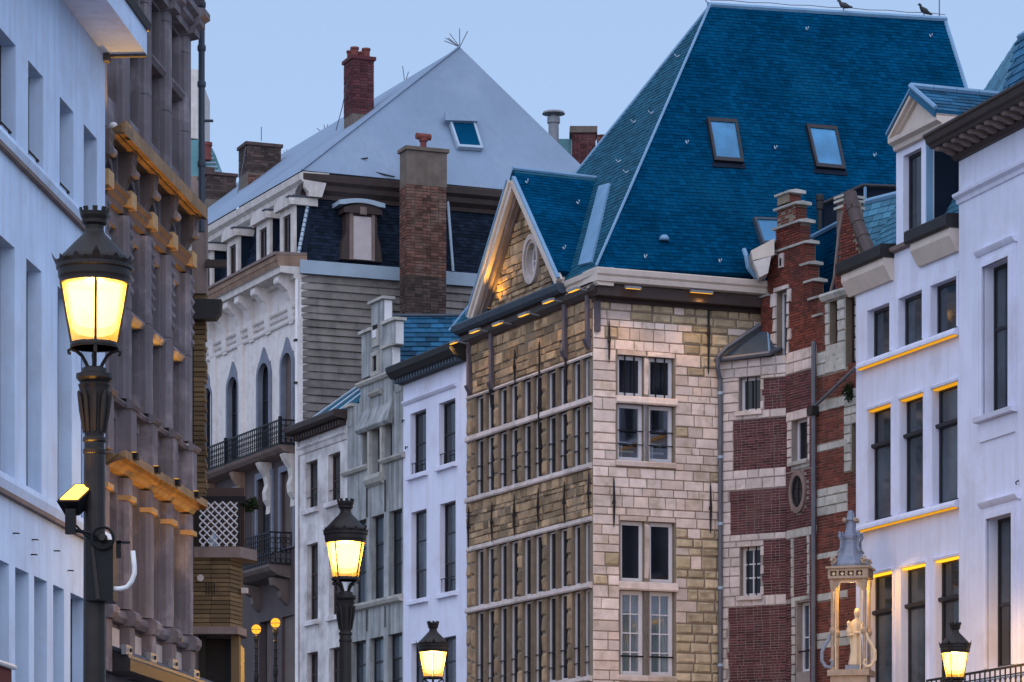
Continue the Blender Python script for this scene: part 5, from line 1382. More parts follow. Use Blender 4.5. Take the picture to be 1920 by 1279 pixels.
# lead roof of the bay
E = [P1.W(-.06, -.12, ztw + .03), P1.W(uP(1448), -.12, ztw + .06), P2.W(P2.u(1456), .1, P2.z(1456, 652)), P2.W(P2.u(1424), .5, P2.z(1424, 610, .5)), P1.W(-.06, .9, ztw + .75)]
T = P1.W(uP(1421), .45, P1.z(1421, 620, .45))
MB().add(E + [T] + [p - Vector((0, 0, .05)) for p in E], [(0, 1, 5), (1, 2, 5), (2, 3, 5), (3, 4, 5), (4, 0, 5), (10, 9, 8, 7, 6)]).build('bay_roof', 'lead_dark', bb, I4)
MB().tube([E[0] + Vector((0, -.03, -.02)), E[1] + Vector((0, -.03, -.02)), E[2] + Vector((0, -.03, -.02))], .05, 8).build('gutter', 'pipe', bb, I4)
MB().tube([E[1], T], .022, 6).build('roof_seam', 'lead', bb, I4)

# plane of the stepped gable and the wall under it
u2 = P2.u; z2 = lambda py, px=1485: P2.z(px, py)
uj, ue = u2(1474), u2(1527)
hs = [(u2(1484.5), u2(1515), P2.z(1500, 864), P2.z(1500, 784)), (u2(1494), u2(1518), z2(1262), z2(1132)), (u2(1456), u2(1477), z2(668, 1467), z2(545, 1467))]
MB().wall(uj, ue + .1, 0, P2.z(1500, 655), hs[:2], .25).build('wall', 'mortar_pale', bb, P2)
MB().box(uj, ue + .1, .26, 3, 0, P2.z(1500, 655)).build('side_wall', 'mortar', bb, P2)
mb = MB()
zO2, uO2 = P2.z(1498, 922), u2(1498)
big = [(uj, ue + .1, P2.z(1500, 768), P2.z(1500, 697)), (uj, u2(1484), P2.z(1500, 880), P2.z(1500, 786)), (u2(1518), ue + .1, P2.z(1500, 880), P2.z(1500, 786)), (uj, ue + .1, P2.z(1500, 990), P2.z(1500, 882)), (uj, u2(1484), P2.z(1500, 1120), P2.z(1500, 1008)), (uj, u2(1492), P2.z(1500, 1300), P2.z(1500, 1128)), (u2(1519), ue + .1, P2.z(1500, 1300), P2.z(1500, 1000))]
for r_ in big: bricks(mb, *r_, .056, .19, lim=lambda u, z: ((u - uO2) / .3) ** 2 + ((z - zO2) / .44) ** 2 > 1)
mb.build('bricks', 'brick_red', bb, P2, kind='stuff', fix=False)
for c0, c1, y0, y1, k in ((1475, 1527, 697, 655, 'stone_pale'), (1475, 1527, 786, 768, 'stone_pale'), (1475, 1527, 1008, 990, 'stone_grey'), (1485, 1492, 1300, 1120, 'stone_grey'), (1477, 1484.5, 870, 786, 'stone_pale'), (1515.5, 1519, 870, 786, 'stone_pale'), (1484, 1518, 880, 866, 'stone_grey'), (1484, 1489, 1118, 1006, 'stone_grey'), (1514, 1519, 1118, 1006, 'stone_grey'), (1484, 1519, 1127, 1118, 'stone_grey')):
    for a, b in levels(P2.z(1500, y0), P2.z(1500, y1), .2, (), .1):
        for c, d in split(u2(c0), u2(c1) if c1 < 1527 else ue + .1, .32, .2): stone(bb, P2, k, c, d, a, b, -.022, .06, .004)
mb = bricks(MB(), u2(1489), u2(1514), P2.z(1500, 1118), P2.z(1500, 1006), .056, .19, y=-.006); mb.build('blind_window', 'brick_red', bb, P2, kind='stuff', fix=False)
oo = lambda k: [(uO2 + .3 * k * math.cos(t * math.pi / 12), zO2 + .44 * k * math.sin(t * math.pi / 12)) for t in range(25)]
ow = MB().ring(oo(.74), oo(1.0), -.06, .1).build('round_window', 'brown_mid', bb, P2)
MB().uz(oo(.76)[:-1], -.012, -.004).build('pane', 'glass', ow, P2)
MB().ring(oo(.62), oo(.74), -.03, .0).box(uO2 - .015, uO2 + .015, -.03, .0, zO2 - .32, zO2 + .32).build('window_frame', 'frame_dark', ow, P2)
window(bb, P2, hs[0], .14, 'frame_white', 'glass', 1, (), .06); sill(bb, P2, hs[0], 'stone_grey', .05, .08, .08)
window(bb, P2, hs[1], .14, 'frame_white', 'glass_grey', 2, (.5,), .06); MB().box(hs[1][0], hs[1][1], .04, .06, z2(1225), z2(1222)).build('window_bar', 'iron', bb, P2)
# stepped gable
zg = P2.z(1500, 656)
cols = [(1427, 1439, 560), (1439, 1452, 505), (1452, 1509, 466), (1509, 1517, 497), (1517, 1525, 529), (1525, 1533, 561), (1533, 1540, 594)]
cols = [(1427, 1440, 558), (1440, 1453, 482), (1453, 1509, 466), (1509, 1516, 497), (1516, 1524, 529), (1524, 1532, 561), (1532, 1539, 593)]
steps = [(u2(a), u2(b), P2.z((a + b) / 2, y)) for a, b, y in cols]
wl = hs[2]
mb, mw = MB(), MB()
for a, b, zt in steps:
    hol = [wl] if a < wl[1] and b > wl[0] else []
    mw.wall(a + .008, b - .008, zg, zt - .01, hol, .25, .01)
    bricks(mb, a, b, zg, zt, .056, .19, [(h[0] - .08, h[1] + .06, h[2], h[3] + .1) for h in hol])
gw = mw.build('gable_wall', 'mortar', bb, P2)
# side faces of the steps
for a, b, zt in steps[2:]:
    for k in range(int((zt - zg) / .056)):
        zz = zt - (k + 1) * .056
        mb.add([(b, .0, zz), (b, .24, zz), (b, .24, zz + .044), (b, .0, zz + .044)], [(0, 1, 2, 3)])
mb.build('bricks', 'brick_orange', gw, P2, kind='stuff', fix=False)
for a, b, zt in steps: MB().yz([(-.05, zt), (-.06, zt + .04), (.1, zt + .075), (.3, zt + .06), (.3, zt)], a - .05 if a < u2(1460) else a - .12, b + .09).build('coping', 'stone_grey', gw, P2)
# pinnacle tiers
tiers = [(1455, 1500, 466, 425), (1458, 1493, 424, 390), (1460, 1482, 388, 366)]
for i, (a, b, y0, y1) in enumerate(tiers):
    m_ = (a + b) / 2; z0, z1 = P2.z(m_, y0) + .06, P2.z(m_, y1)
    MB().box(u2(a) + .01, u2(b) - .01, .02 - i * .03, .25, z0, z1).build('pinnacle', 'mortar', gw, P2)
    mb = bricks(MB(), u2(a), u2(b), z0, z1, .056, .15, y=-.01 - i * .0)
    for k in range(int((z1 - z0) / .056)): mb.add([(u2(b), -.01, z0 + k * .056), (u2(b), .25, z0 + k * .056), (u2(b), .25, z0 + k * .056 + .044), (u2(b), -.01, z0 + k * .056 + .044)], [(0, 1, 2, 3)])
    mb.build('bricks', 'brick_orange', gw, P2, kind='stuff', fix=False)
    MB().yz([(-.08, z1), (-.09, z1 + .04), (.1, z1 + .08), (.32, z1 + .06), (.32, z1)], u2(a) - .04, u2(b) + .09).build('coping', 'stone_grey', gw, P2)
MB().box(u2(1463), u2(1471), -.05, .0, P2.z(1467, 502), P2.z(1467, 476)).build('plaque', 'stone_pale', gw, P2)
MB().box(u2(1465.5), u2(1469), -.055, -.051, P2.z(1467, 499), P2.z(1467, 485)).build('plaque_slot', 'room', gw, P2)
window(bb, P2, wl, .14, 'frame_white', 'glass_grey', 1, (), .05)
for i, (a, b) in enumerate(split(wl[2], wl[3], .26, .1)):
    e_ = .09 if i % 3 == 1 else 0.
    stone(bb, P2, 'stone_pale', wl[0] - .1 - e_, wl[0], a, b, -.03, .16, .003); stone(bb, P2, 'stone_pale', wl[1], wl[1] + .06 + e_, a, b, -.03, .16, .003)
stone(bb, P2, 'stone_pale', wl[0] - .1, wl[1] + .06, wl[3], wl[3] + .1, -.03, .16, .003, 'lintel')
# blue slate roof behind the gable and small white dormer eave on the left
a_, b_, c_, d_ = P2.W(u2(1509, 1.0), 1.0, z2(690)), P2.W(u2(1570, .6), .6, z2(690)), P2.W(u2(1566, .9), 1.0, P2.z(1555, 443, 1)), P2.W(u2(1490, 1.3), 1.4, P2.z(1500, 440, 1.4))
c_.z = d_.z = (c_.z + d_.z) / 2; b_.z = a_.z
slates([a_, b_, c_, d_], .1, .17, bb, 'slate_blue', base='roof')
MB().tube([d_, c_], .06, 6).build('ridge_flashing', 'lead', bb, I4)
ev = lambda px, py: P(px, py, 65.3)
MB().prism([ev(1408, 470), ev(1452, 447), ev(1452, 478), ev(1412, 488)], [p + Vector((0, 1, 0)) for p in (ev(1408, 470), ev(1452, 447), ev(1452, 478), ev(1412, 488))]).build('dormer_eave', 'cream', bb, I4)
MB().prism([ev(1412, 490), ev(1446, 480), ev(1440, 512), ev(1424, 520)], [p + Vector((0, 1, 0)) for p in (ev(1412, 490), ev(1446, 480), ev(1440, 512), ev(1424, 520))]).build('dormer_cheek', 'weather_white', bb, I4)
# second drainpipe between the two brick houses
dq = lambda px, py: Vector((u2(px, -.1), -.1, P2.z(px, py, -.1)))
MB().tube([dq(1525.5, 640), dq(1525.5, 1300)], .05, 8).build('drainpipe', 'pipe', bb, P2)
MB().uy([(u2(1525.5, -.1) - .1, -.2), (u2(1525.5, -.1) + .1, -.2), (u2(1525.5, -.1) + .07, .0), (u2(1525.5, -.1) - .07, .0)], P2.z(1525, 782), P2.z(1525, 765)).build('hopper', 'black_wood', bb, P2)
MB().tube([dq(1530, 760), Vector((u2(1608, -.35), -.35, P2.z(1608, 686, -.35)))], .035, 8).build('drainpipe', 'pipe', bb, P2)

# ------------------------------------------------------------------ second brick house, partly hidden
bc = thing('old_brick_house', 'narrow old red brick house with grey stone windows beside the drainpipe', 'house', (*P2.W(u2(1570), 0, 0)[:2],))
x0, x1 = ue + .104, u2(1612)
zt3 = P2.z(1580, 548)
hk = [(u2(1556), u2(1571), P2.z(1580, 640), P2.z(1580, 560)), (u2(1586), u2(1604), P2.z(1580, 690), P2.z(1580, 560)), (u2(1597), u2(1612) + .2, P2.z(1580, 895), P2.z(1580, 800))]
MB().wall(x0, x1, 0, zt3, hk, .22).build('wall', 'mortar', bc, P2)
MB().box(x0, x1, .24, 3, 0, zt3).build('side_wall', 'mortar', bc, P2)
bands = [(700, 655), (768, 748), (843, 829), (965, 912), (1046, 1034), (1125, 1110), (1215, 1184)]
zz_ = lambda y: P2.z(1560, y)
mb = MB(); prev = 1300
st_cols = [(u2(1583), u2(1612), zz_(892), zz_(738)), (u2(1548), u2(1612), zz_(690), zz_(556))]
bb_ = [(x0, u2(1590) if i < 6 else x1, zz_(a), zz_(b)) for i, (a, b) in enumerate(bands)]
bricks(mb, x0, x1, zz_(1300), zt3, .058, .2, bb_ + st_cols + hk[2:])
mb.build('bricks', 'brick_orange', bc, P2, kind='stuff', fix=False)
for r_ in bb_ + st_cols:
    for a, b in levels(r_[2], r_[3], .2, [h for q in hk for h in q[2:]], .15):
        for p, q in free(r_[0], r_[1], (a + b) / 2, hk):
            for c, d in split(p, q, .36, .25): stone(bc, P2, 'stone_grey', c, d, a, b, -.025, .06, .005)
for h in hk: window(bc, P2, h, .14, 'frame_brown', 'glass', 1, (.5,), .05)
zz = zt3; MB().yz([(0, zz - .1), (-.08, zz - .09), (-.14, zz), (-.13, zz + .05), (.2, zz + .08)], u2(1546), x1).build('ledge', 'stone_grey', bc, P2)
# gable top with tiled verge
ga = [(u2(1566), zz + .05), (u2(1612), zz + .05), (u2(1612), P2.z(1600, 500)), (u2(1594), P2.z(1590, 378)), (u2(1580), P2.z(1580, 378))]
def inga(u, z):
    t = (z - ga[0][1]) / (ga[4][1] - ga[0][1]); return ga[0][0] + (ga[4][0] - ga[0][0]) * t < u < ga[1][0] + (ga[3][0] - ga[1][0]) * t
gw2 = MB().uz(ga, .02, .25).build('gable_wall', 'mortar', bc, P2)
bricks(MB(), ga[0][0], ga[1][0], zz + .05, ga[3][1], .058, .2, lim=inga).build('bricks', 'brick_orange', gw2, P2, kind='stuff', fix=False)
vt = [Vector((u2(px, .1), .1, P2.z(px, py, .1))) for px, py in ((1594, 362), (1600, 392), (1608, 418), (1618, 445), (1634, 478))]
for i in range(4):
    MB().tube([vt[i], vt[i].lerp(vt[i + 1], 1.06)], [.125, .14], 10).build('verge_tile', 'tile_brown', gw2, P2)
MB().box(u2(1565), u2(1579), .05, .5, P2.z(1570, 440), P2.z(1570, 372)).build('chimney', 'tan_render', bc, P2)
for yy in (392, 380, 372): MB().box(u2(1563), u2(1581), .0, .52, P2.z(1570, yy), P2.z(1570, yy) + .05).build('chimney_cap', 'stone_grey', bc, P2)
MB().tube([Vector((u2(1582), -.02, P2.z(1575, 398))), Vector((u2(1574), -.02, P2.z(1575, 440))), Vector((u2(1566), -.02, P2.z(1567, 520))), Vector((u2(1558), -.02, P2.z(1560, 552)))], .035, 6).build('verge_flashing', 'brown_mid', bc, P2)
qa = [P(1606, 492, 64.5), P(1700, 470, 63.6), P(1700, 395, 65.0), P(1600, 385, 65.6)]
e1_ = (qa[1] - qa[0]); qa[2] = qa[1] + (qa[3] - qa[0]) * 1.0
slates([qa[0] - Vector((0, 0, .6)), qa[1] - Vector((0, 0, .6)), qa[2], qa[3]], .15, .26, bc, 'slate_grey', single=True, lift=.02)
MB().tube([qa[3], qa[2]], .07, 6).build('ridge', 'lead', bc, I4)
# dark glazed box dormer and flue on the blue roof behind
bx = lambda px, py, d=67.0: P(px, py, d)
MB().prism([bx(1545, 440), bx(1545, 378), bx(1618, 348), bx(1690, 352), bx(1690, 440)], [bx(1545, 440) + Vector((0, 1.5, 0)), bx(1545, 378) + Vector((0, 1.5, 0)), bx(1618, 348) + Vector((0, 1.5, 0)), bx(1690, 352) + Vector((0, 1.5, 0)), bx(1690, 440) + Vector((0, 1.5, 0))]).build('roof_box', 'slate_black', bc, I4)
MB().tube([bx(1543, 382, 66.9), bx(1618, 348, 66.9), bx(1692, 351, 66.9)], .045, 6).build('roof_box_edge', 'frame_dark', bc, I4)
MB().tube([bx(1622, 350, 66.9), bx(1622, 440, 66.9)], .035, 6).build('roof_box_post', 'lead', bc, I4)
MB().lathe([(.05, -.8), (.05, .2), (.075, .22), (.075, .38), (.09, .4), (.09, .5), (.07, .52)], 12, bx(1537, 412, 66.7)).build('flue', 'black_wood', bc, I4)
plant('gutter_plant', 'dark green weeds growing from the wall under the sloping drainpipe', P2.W(u2(1598), -.08, P2.z(1598, 735)), (.14, .07, .2), 500, 9)

# ------------------------------------------------------------------ white house with glowing sills
bw3 = thing('lit_white_house', 'white house whose window sills and heads glow golden, with pedimented dormer', 'house', (*W3.W(W3.L / 2, 0, 0)[:2],))
u3, z3 = W3.u, W3.z
def row3(ps, t, b): return [(u3(a), u3(c), z3(*b), z3(*t)) for a, c in ps]
r1 = row3(((1627.5, 1669), (1685.7, 1730), (1745.8, 1794.6)), (1627.5, 583.8), (1644, 669))
r2 = row3(((1628.5, 1671.6), (1688.5, 1732), (1749, 1797)), (1628.5, 770), (1649, 974))
r3 = row3(((1630, 1674), (1691, 1736.6), (1754, 1802)), (1630, 1079.6), (1630, 1330))
zt = z3(1680, 470)
MB().wall(0, W3.L, 0, zt, r1 + r2 + r3, .2).build('wall', 'white', bw3, W3)
MB().box(.0, W3.L, .21, 2.4, 0, zt - .1).build('side_wall', 'white', bw3, W3)
for r_ in r1: window(bw3, W3, r_, .13, 'frame_dark', 'glass_grey', 1, (), .06)
for r_ in r2: window(bw3, W3, r_, .13, 'frame_dark', 'glass_grey', 1, (.68,), .06, .07)
for r_ in r3: window(bw3, W3, r_, .13, 'frame_dark', 'glass_grey', 1, (.72,), .06, .08)
for r_ in r2 + r3:
    t = r_[2] + (r_[3] - r_[2]) * (.68 if r_ in r2 else .72); MB().yz([(.13, t - .05), (.06, t - .03), (.05, t + .03), (.13, t + .06)], r_[0], r_[1]).build('transom', 'frame_dark', bw3, W3)
for rs in (r1, r2):
    zz = rs[0][2]
    cuts = [u3(1618), (rs[0][1] + rs[1][0]) / 2, (rs[1][1] + rs[2][0]) / 2, u3(1802)]
    for a, b in zip(cuts[:-1], cuts[1:]):
        MB().yz([(0, zz - .17), (-.16, zz - .15), (-.16, zz - .10), (-.13, zz - .04), (.12, zz + .005), (.12, zz - .05), (0, zz - .05)], a + .003, b - .003).build('sill', 'white', bw3, W3)
for rs in (r1, r2, r3):
    for r_ in rs: MB().wall(r_[0] - .1, r_[1] + .08, r_[2] + .02, r_[3] + .1, [(r_[0] - .004, r_[1] + .004, r_[2] - 1, r_[3] + .004)], .02, -.02).build('architrave', 'white', bw3, W3)
for r_ in r2 + r3:  # warm lintel edge projecting a little over each head
    MB().yz([(.1, r_[3] - .01), (-.04, r_[3] + .005), (-.05, r_[3] + .05), (-.02, r_[3] + .07)], r_[0] - .03, r_[1] + .03).build('lintel', 'white', bw3, W3)
# lamp-lit undersides of sills and window heads, lamplight put in as glowing strips
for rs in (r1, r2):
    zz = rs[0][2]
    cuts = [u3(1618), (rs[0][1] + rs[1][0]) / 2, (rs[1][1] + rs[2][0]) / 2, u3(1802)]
    for a, b in zip(cuts[:-1], cuts[1:]): MB().box(a + .03, b - .03, -.13, -.055, zz - .180, zz - .158).build('lit_underside', 'sill_glow', bw3, W3)
for rs, mm in ((r2, 'sill_glow'), (r3, 'head_glow')):
    for r_ in rs: MB().box(r_[0] + .01, r_[1] - .01, .0, .11, r_[3] - .032, r_[3] - .012).build('lit_underside', mm, bw3, W3)
# eave boxes
for a, b, yy, rf_ in ((1596, 1676, 508, 1640), (1726, 1800, 452, 1765)):
    a_, b_ = u3(a), u3(b); zz = z3(rf_, yy, -.2)
    zb_ = zz - .14; MB().yz([(0, zb_ - .10), (-.06, zb_ - .10), (-.22, zb_ + .18), (-.22, zb_ + .32), (.1, zb_ + .32)], a_, b_).build('eave', 'cream', bw3, W3)
    MB().yz([(.1, zb_ + .322), (-.27, zb_ + .322), (-.30, zb_ + .36), (-.30, zb_ + .55), (-.26, zb_ + .58), (.1, zb_ + .60)], a_ - .10, b_ + .02).build('gutter', 'black_wood', bw3, W3)
zs = zt
MB().yz([(.0, zs - .05), (-.1, zs - .02), (-.12, zs + .05), (.2, zs + .08)], u3(1672), u3(1730)).build('dormer_sill', 'brown_mid', bw3, W3)
# pedimented dormer
da, db = u3(1684), u3(1739); zd0, zd1 = zs + .08, z3(1710, 275)
dw = (u3(1697), u3(1731), zd0 + .05, zd1 - .12)
dm = MB().wall(da, db, zd0, zd1, [dw], .18, -.04).build('dormer', 'white', bw3, W3)
window(bw3, W3, dw, .08, 'frame_dark', 'glass_grey', 1, (), .06)
MB().box(da + .01, db - .01, .145, 1.6, zd0, zd1 + .1).build('dormer_cheek', 'slate_black', bw3, W3)
MB().box(db + .002, db + .03, -.03, .10, zd0, zd1).build('corner_flashing', 'lead', bw3, W3)
pa, pb = u3(1664, -.25), u3(1756, -.25); zp0 = zd1; zp1 = zp0 + .23; zpk = z3(1690, 181, -.15)
pm = (pa + pb) / 2
MB().yz([(-.02, zp0), (-.12, zp0 + .02), (-.14, zp0 + .1), (-.24, zp0 + .15), (-.25, zp1), (.3, zp1)], pa, pb).build('pediment', 'cream', bw3, W3)
zpk = zp1 + .66
MB().uz([(pa + .1, zp1), (pb - .1, zp1), (pm, zpk - .14)], -.10, .2).build('tympanum', 'cream', bw3, W3)
for x in (pa, pb):
    t = Vector((pm - x, zpk - zp1)).normalized(); nv = Vector((-t.y, t.x)); nv = nv if nv.y > 0 else -nv
    for k, (h0, h1, yy) in enumerate(((-.16, -.06, -.17), (-.06, .04, -.25))):
        MB().uz([(x + nv.x * h0, zp1 + max(0, nv.y * h0 + .0)), (pm + nv.x * h0 * 0, zpk + nv.y * h0), (pm, zpk + nv.y * h1), (x + nv.x * h1 * .3, zp1 + nv.y * h1 * .3 + .02)], yy, .2).build('raking_cornice', 'cream', bw3, W3)
n3_ = Vector((W3.n.x, W3.n.y, 0))
Af, Bf = W3.W(pm, -.28, zpk + .06), W3.W(pb + .02, -.28, zp1 + .08)
slates([Bf, Bf + n3_ * 2.4, Af + n3_ * 2.4, Af], .2, .36, bw3, 'slate_o', single=True, lift=.02, base='dormer_roof')
Cf = W3.W(pa - .02, -.28, zp1 + .08)
MB().prism([Cf, Af, Af + n3_ * 2.4, Cf + n3_ * 2.4], [p + Vector((0, 0, .05)) for p in (Cf, Af, Af + n3_ * 2.4, Cf + n3_ * 2.4)]).build('dormer_roof', 'lead', bw3, I4)
for i in range(5):
    a_ = Af + n3_ * (.48 * i); MB().tube([a_ + Vector((0, 0, .06)), a_ + n3_ * .47 + Vector((0, 0, .06))], .06, 6).build('ridge_tile', 'lead', bw3, I4)
MB().tube([Af + Vector((0, 0, .06)), Bf + Vector((0, 0, .05))], .045, 6).build('verge_flashing', 'lead', bw3, I4)
slates([W3.W(0, .1, zt), W3.W(W3.L, .1, zt), W3.W(W3.L, 1.5, zt + 2.3), W3.W(0, 1.5, zt + 2.3)], .16, .28, bw3, 'slate_grey', single=True, lift=.02)

# ------------------------------------------------------------------ white house at right edge with heavy cornice
bw4 = thing('corniced_white_house', 'tall white house at right edge under a heavy dark bracketed cornice', 'house', (*W4.W(W4.L / 2, 0, 0)[:2],))
u4, z4 = W4.u, W4.z
zt = z4(1800, 300)
o1 = (u4(1847), u4(1896), z4(1870, 772), z4(1870, 492)); o2 = (u4(1854.5), u4(1902), z4(1878, 1250), z4(1878, 968)); o1b, o2b = [(r_[0] + 2.55, r_[1] + 2.55, r_[2], r_[3]) for r_ in (o1, o2)]
MB().wall(0, W4.L, 0, zt, [o1, o2, o1b, o2b], .25).build('wall', 'white', bw4, W4)
MB().box(.0, W4.L, .26, 3, 0, zt - .05).build('side_wall', 'white', bw4, W4)
for r_ in (o1, o1b): window(bw4, W4, r_, .17, 'frame_dark', 'glass_grey', 1, (.58,), .06, .06)
for r_ in (o2, o2b): window(bw4, W4, r_, .17, 'frame_dark', 'glass_grey', 1, (.42,), .06, .06)
for r_ in (o1, o1b, o2, o2b):
    MB().wall(r_[0] - .2, r_[1] + .2, r_[2], r_[3] + .22, [(r_[0] - .06, r_[1] + .06, r_[2] - 1, r_[3] + .06)], .04, -.04).build('architrave', 'white', bw4, W4)
    MB().wall(r_[0] - .1, r_[1] + .1, r_[2], r_[3] + .1, [(r_[0] - .004, r_[1] + .004, r_[2] - 1, r_[3] + .004)], .03, -.072).build('architrave', 'white', bw4, W4)
    zz = r_[3] + .22; MB().yz([(0, zz), (-.06, zz), (-.10, zz + .05), (-.12, zz + .09), (0, zz + .11)], r_[0] - .25, r_[1] + .25).build('hood', 'white', bw4, W4)
for r_ in (o1, o1b):
    zz = r_[2]; MB().yz([(0, zz - .12), (-.13, zz - .10), (-.15, zz - .02), (.1, zz + .01)], r_[0] - .25, r_[1] + .25).build('sill', 'white', bw4, W4)
    MB().box(r_[0] - .18, r_[1] + .18, -.035, .0, zz - .46, zz - .122).build('apron', 'white', bw4, W4)
zz = z4(1857, 345)
MB().yz([(0, zz - .1), (-.03, zz - .09), (-.05, zz - .02), (-.12, zz + .03), (-.13, zz + .08), (0, zz + .1)], -.03, W4.L).build('moulding', 'white', bw4, W4)
zc = zt; pj = .62
MB().yz([(0, zc - .02), (-.08, zc - .01), (-.10, zc + .03), (-.14, zc + .06), (.1, zc + .06)], -.05, W4.L).build('cornice', 'brown_wood', bw4, W4)
MB().yz([(.1, zc + .20), (-pj + .08, zc + .19), (-pj + .06, zc + .24), (-pj, zc + .27), (-pj - .03, zc + .36), (-pj - .07, zc + .39), (-pj - .07, zc + .43), (.1, zc + .48)], -.08, W4.L).build('cornice', 'brown_wood', bw4, W4)
MB().box(-.04, W4.L, -.14, .05, zc + .062, zc + .198).build('frieze', 'brown_wood', bw4, W4)
x = .02
while x < W4.L:
    MB().yz([(-.142, zc + .07), (-.22, zc + .075), (-.34, zc + .13), (-pj + .14, zc + .13), (-pj + .12, zc + .188), (-.142, zc + .195)], x, x + .14).build('modillion', 'brown_mid', bw4, W4); x += .34
for px, py in ((1908, 905), (1911, 908)):
    pass
u_, z_, _ = W4.hit(1910, 905); MB().tube([(u_, 0, z_ + .04), (u_, -.06, z_), (u_ + .05, -.07, z_ - .04)], .012, 5).build('wall_hook', 'iron', bw4, W4)
# roof above with big slates
A_ = W4.W(.2, .4, zc + .75)
ra = [P(1826, 200, 60.5), P(1960, 120, 58.5), P(1945, 20, 61.0), P(1911, 68, 61.4)]
ra[0] = W4.W(-.1, .7, zc + .4); ra[1] = W4.W(2.6, .7, zc + .4)
q1 = P(1911, 70, 61.2)
ra[3] = q1; ra[2] = q1 + (ra[1] - ra[0]) * .9
slates(ra, .26, .42, bw4, 'slate_o', single=True, lift=.025)
lq = [P(1828, 192, 63.0), ra[0], q1]
lq = [P(1822, 206, 63.5), W4.W(-.1, .7, zc + .4), q1]
slates([lq[0], lq[1], lq[2]], .22, .36, bw4, 'slate_grey', single=True, lift=.025)
MB().tube([q1, q1 + (ra[1] - ra[0]) * .9], .06, 6).build('ridge', 'lead', bw4, I4)
MB().prism([lq[0], q1, q1 + (ra[1] - ra[0]) * .9, ra[1] + Vector((3, 2, 0))], [p + Vector((.2, .5, -.1)) for p in (lq[0], q1, q1 + (ra[1] - ra[0]) * .9, ra[1] + Vector((3, 2, 0)))]).build('rear_roof', 'lead_dark', bw4, I4)
# iron balcony at the lower right
zr = z4(1860, 1254, -.75)
MB().yz([(0, zr - 1.0), (-.7, zr - .95), (-.8, zr - .85), (0, zr - .8)], u4(1790, -.75), W4.L).build('balcony_slab', 'stone_pale', bw4, W4)
railing(bw4, W4, u4(1738, -.75), W4.L, -.75, zr - .85, zr, .2)

